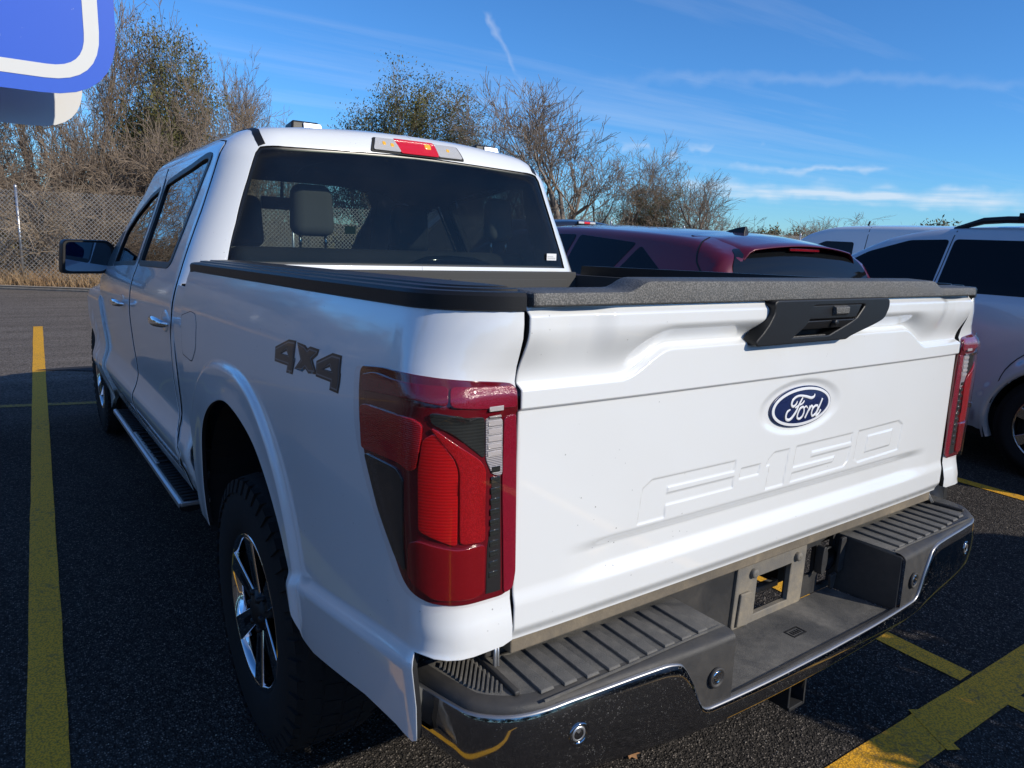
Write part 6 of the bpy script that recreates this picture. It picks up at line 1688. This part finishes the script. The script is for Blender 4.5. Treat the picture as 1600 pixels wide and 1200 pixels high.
# unit trees about 6 m tall
tree_kind('bare', seed=11, H=6.2, stems=3, lean=.42, levels=5, kids=(5, 5, 4, 4, 3), r0=.10, ang=(.40, .85), minr=.0062, wob=.17)
tree_kind('bare2', seed=23, H=6.0, stems=2, lean=.30, levels=5, kids=(5, 5, 4, 4, 3), r0=.11, ang=(.35, .80), minr=.0062, up=.13)
tree_kind('brush', twig='twigpale', seed=5, H=4.2, stems=8, lean=.85, levels=4, kids=(6, 5, 5, 3), r0=.06, ang=(.35, 1.0), minr=.0065, wob=.24, up=.07, droop=.5)
tree_kind('brush2', twig='twig', seed=77, H=4.4, stems=7, lean=.65, levels=4, kids=(5, 5, 5, 4), r0=.055, ang=(.35, .95), minr=.0065, wob=.22, up=.08, droop=.4)
tree_kind('olive', leaf=(9, .030, .13, 'olive'), seed=31, H=5.6, stems=4, lean=.45, levels=4, kids=(5, 5, 4, 3), r0=.10, ang=(.35, .85), leaf_levels=(3, 4), minr=.006, wob=.17, up=.12)
tree_kind('olive2', leaf=(8, .030, .16, 'olive'), seed=52, H=5.4, stems=6, lean=.62, levels=4, kids=(5, 5, 4, 4), r0=.10, ang=(.35, .8), leaf_levels=(3, 4), minr=.006, wob=.16, up=.13, wind=(.5, -.1))
tree_kind('scrub', leaf=(6, .060, .12, 'brush'), twig='twigpale', seed=91, H=2.6, stems=7, lean=.9, levels=3, kids=(5, 5, 4), r0=.035, ang=(.4, 1.1), leaf_levels=(2, 3), minr=.005, wob=.26, up=.06)

rr = random.Random(3)
# specimens one can tell apart
plant('bare', 'bare_tree', 13.7, 17.9, .6, (7.0, 7.2), "large bare grey tree with spreading limbs behind the right end of the cab roof")
plant('bare2', 'bare_tree', 11.9, 19.6, 2.4, (6.3, 4.2), "slimmer bare tree just left of the large bare grey tree")
plant('olive2', 'olive_tree', 10.0, 22.4, .2, (7.2, 5.4), "windswept olive green tree rising over the middle of the cab roof")
plant('olive2', 'olive_tree', 13.6, 24.4, 1.3, (6.2, 2.8), "small olive green tree peeking above the right roof marker")
plant('olive', 'olive_tree', 2.75, 20.4, 1.9, (6.6, 3.3), "tall olive green tree among bare brush, right of the blue sign")
plant('bare2', 'bare_tree', 5.5, 23.0, .9, (6.4, 4.0), "bare tree between the sign-side olive tree and the cab roof")
plant('bare', 'bare_tree', 7.4, 24.5, 3.4, (4.9, 3.4), "low bare tree half hidden behind the left roof marker")
plant('bare', 'bare_tree', 1.3, 21.4, 4.1, (7.4, 4.6), "tall bare tree with reddish twigs beside the blue sign edge")
plant('bare2', 'bare_tree', -1.6, 22.6, 5.0, (6.4, 4.6), "bare tree hidden mostly behind the blue parking sign")
plant('bare', 'bare_tree', 3.6, 19.6, 2.2, (5.6, 3.6), "pale bare tree leaning over the front of the cab beside the olive tree")
plant('olive', 'olive_tree', 18.2, 18.0, .3, (3.7, 3.0), "short bushy olive tree low behind the red crossover roof")
plant('bare', 'bare_tree', 19.2, 17.0, 1.1, (4.7, 5.2), "thin bare tree at the right end of the tree belt")
plant('bare2', 'bare_tree', 16.6, 18.6, 2.0, (5.3, 4.6), "twiggy bare tree between the large bare tree and the short olive tree")
plant('scrub', 'far_bush', 39.5, 27.5, .5, (3.0, 5.0), "far brown bush on the horizon left of the white van", 'bush')
plant('brush2', 'far_bush', 37.0, 22.0, 1.5, (3.5, 6.5), "far spreading bare bush just above the white van roof", 'bush')
plant('brush2', 'far_bush', 41.0, 20.5, 2.5, (3.2, 4.5), "far bare bush above the silver SUV windscreen", 'bush')
plant('scrub', 'far_bush', 53.5, 23.0, 2.5, (4.2, 6.0), "far bush poking up behind the silver SUV roof rails", 'bush')
for k, (x, y, h, w) in enumerate(((-3.4, 22.6, 6.3, 3.6), (-.4, 23.6, 6.9, 3.8), (.4, 20.2, 6.0, 3.0), (4.4, 22.0, 6.2, 3.2), (-5.2, 24.5, 6.2, 4.0))):
    plant(('bare', 'bare2')[k % 2], 'bare_tree', x, y, 1.3*k, (h, w), "tall bare tree rising out of the brown thicket behind the fence", 'tree', 'tall bare trees in the thicket')
# the thicket along the fence: a belt of brush that cannot be told apart
dE = (E1-E0)/np.linalg.norm(E1-E0); nE = np.array([-dE[1], dE[0]])
GL = "bare brown thicket brush tangled behind the chain link fence"
i = 0
for t in np.arange(10, 52.5, 1.0):
    p = E0+dE*t; 
    for row in (2.5, 4.4):
        q = p+nE*(row+rr.uniform(-.6, .6))+dE*rr.uniform(-.5, .5); s = rr.uniform(.85, 1.15)*(.80 if row < 3 else 1.0)
        plant(('brush', 'brush2')[i % 2] if row > 3 else ('brush', 'scrub', 'brush2')[i % 3], 'thicket_brush', q[0], q[1], rr.uniform(0, 6.28), s, GL, 'brush', 'thicket brush behind the fence'); i += 1
for t in np.arange(0, 30, 1.6):
    x = 3.0+t; y = 16.4+rr.uniform(-.5, 1.6)
    plant(('brush', 'scrub', 'brush2')[i % 3], 'thicket_brush', x, y, rr.uniform(0, 6.28), rr.uniform(.60, .80), GL, 'brush', 'thicket brush behind the fence'); i += 1
for t in np.arange(0, 48, 3.0):
    x = -22+t*1.05; p = E0+dE*((x-E0[0])/dE[0]) if x < 2 else np.array([x, 14.]); q = p+nE*(9+rr.uniform(-1.5, 2)) if x < 2 else p+np.array([0, 8+rr.uniform(0, 3)])
    plant(('bare', 'bare2', 'brush2')[i % 3], 'belt_tree', q[0], q[1], rr.uniform(0, 6.28), rr.uniform(.62, .85), "bare tree deep in the belt behind the fence thicket", 'tree', 'bare trees deep in the belt'); i += 1

GB = "bare tree added out of view round the lot to block bright horizon light"  # unseen trees added to cut horizon light on the truck and its reflections
for t in np.arange(0, 1, .024):
    R_ = 27+rr.uniform(-2, 3); a = math.pi*(.62+1.16*t); x, y = 4+R_*math.cos(a), -2+R_*math.sin(a)
    plant(('brush2', 'olive', 'bare', 'brush')[i % 4], 'belt_tree', x, y, rr.uniform(0, 6.28), (rr.uniform(4.5, 6.5), rr.uniform(5.0, 6.5)), GB, 'tree', 'added trees that block bright horizon light'); i += 1

# dry grass at the fence foot and under the brush
def grass(name, n, pick, h, seed, col):
    r = np.random.default_rng(seed); P = pick(r, n); a = r.uniform(0, 2*math.pi, n); hh = h*r.uniform(.45, 1.3, n); ln = r.normal(0, .35, (n, 2))*hh[:, None]; w = r.uniform(.004, .009, n)
    dx = np.stack([np.cos(a)*w, np.sin(a)*w], 1); z = np.full(n, -.06)
    V = np.stack([np.c_[P-dx, z], np.c_[P+dx, z], np.c_[P+ln*.4+dx*.6, z+hh*.6], np.c_[P+ln*.4-dx*.6, z+hh*.6], np.c_[P+ln+dx*.15, z+hh], np.c_[P+ln-dx*.15, z+hh]], 1).reshape(-1, 3)
    b_ = np.arange(n)[:, None]*6; F = np.concatenate([np.concatenate([b_, b_+1, b_+2, b_+3], 1), np.concatenate([b_+3, b_+2, b_+4, b_+5], 1)])
    o = bpy.data.objects.new(name, fast_mesh(name, V, F, col)); COL.objects.link(o); return tag(o, kind='stuff')
m, n, b = shader('dry_grass'); k = noise(n, 1.1, 5, .7); c = mixrgb(n, ramp(n, k.outputs[0], .35, .7), (.30, .185, .095), (.46, .33, .19)); n.links.new(c, b.inputs['Base Color']); setp(b, rough=.9); M['drygrass'] = m
def pick1(r, n):
    t = r.uniform(20, 54, n); w = .18+np.abs(r.normal(0, .75, n)); return E0+dE*t[:, None]+nE*w[:, None]
def pick2(r, n):
    t = r.uniform(8, 56, n); w = r.uniform(.3, 9, n); return E0+dE*t[:, None]+nE*w[:, None]
grass('dry_grass', 42000, pick1, .34, 1, M['drygrass']); grass('dry_grass', 42000, pick2, .55, 2, M['drygrass'])
def pick3(r, n): return np.stack([r.uniform(2, 40, n), 13.4+r.uniform(.1, 7, n)], 1)
grass('dry_grass', 16000, pick3, .5, 3, M['drygrass'])

# made-up shrub, unseen behind the camera, widened to shade the ground beside the bumper
t_, w_, lp_ = [], [], []
rnd = np.random.default_rng(8); root = tag(empty('shade_shrub', (2.20, -2.12, 0)), "round-headed potted shrub added out of view to shade the ground beside the bumper", "plant")
b = MB(); b.lathe([(.001, .005), (.13, .005), (.17, .30), (.15, .30), (.14, .26), (.001, .26)], (0, 0, 0), 'z', 20); b.build('flower_pot', M['concrete'], root)
b = MB(); b.tube([(0, 0, .2), (.01, .01, .7), (0, 0, 1.15)], [.02, .016, .012], 6); b.build('stem', M['bark'], root)
v = rnd.normal(0, 1, (900, 3)); v /= np.linalg.norm(v, axis=1, keepdims=True); v *= (rnd.uniform(.2, 1, (900, 1))**.5)*.46
o = link('foliage', leaf_mesh('foliage', [((p[0], p[1], 1.27+p[2]), (p[0], p[1], p[2]+.01)) for p in v], 2, .060, .03, M['olive'], 4, 2.4), root); o['kind'] = 'stuff'
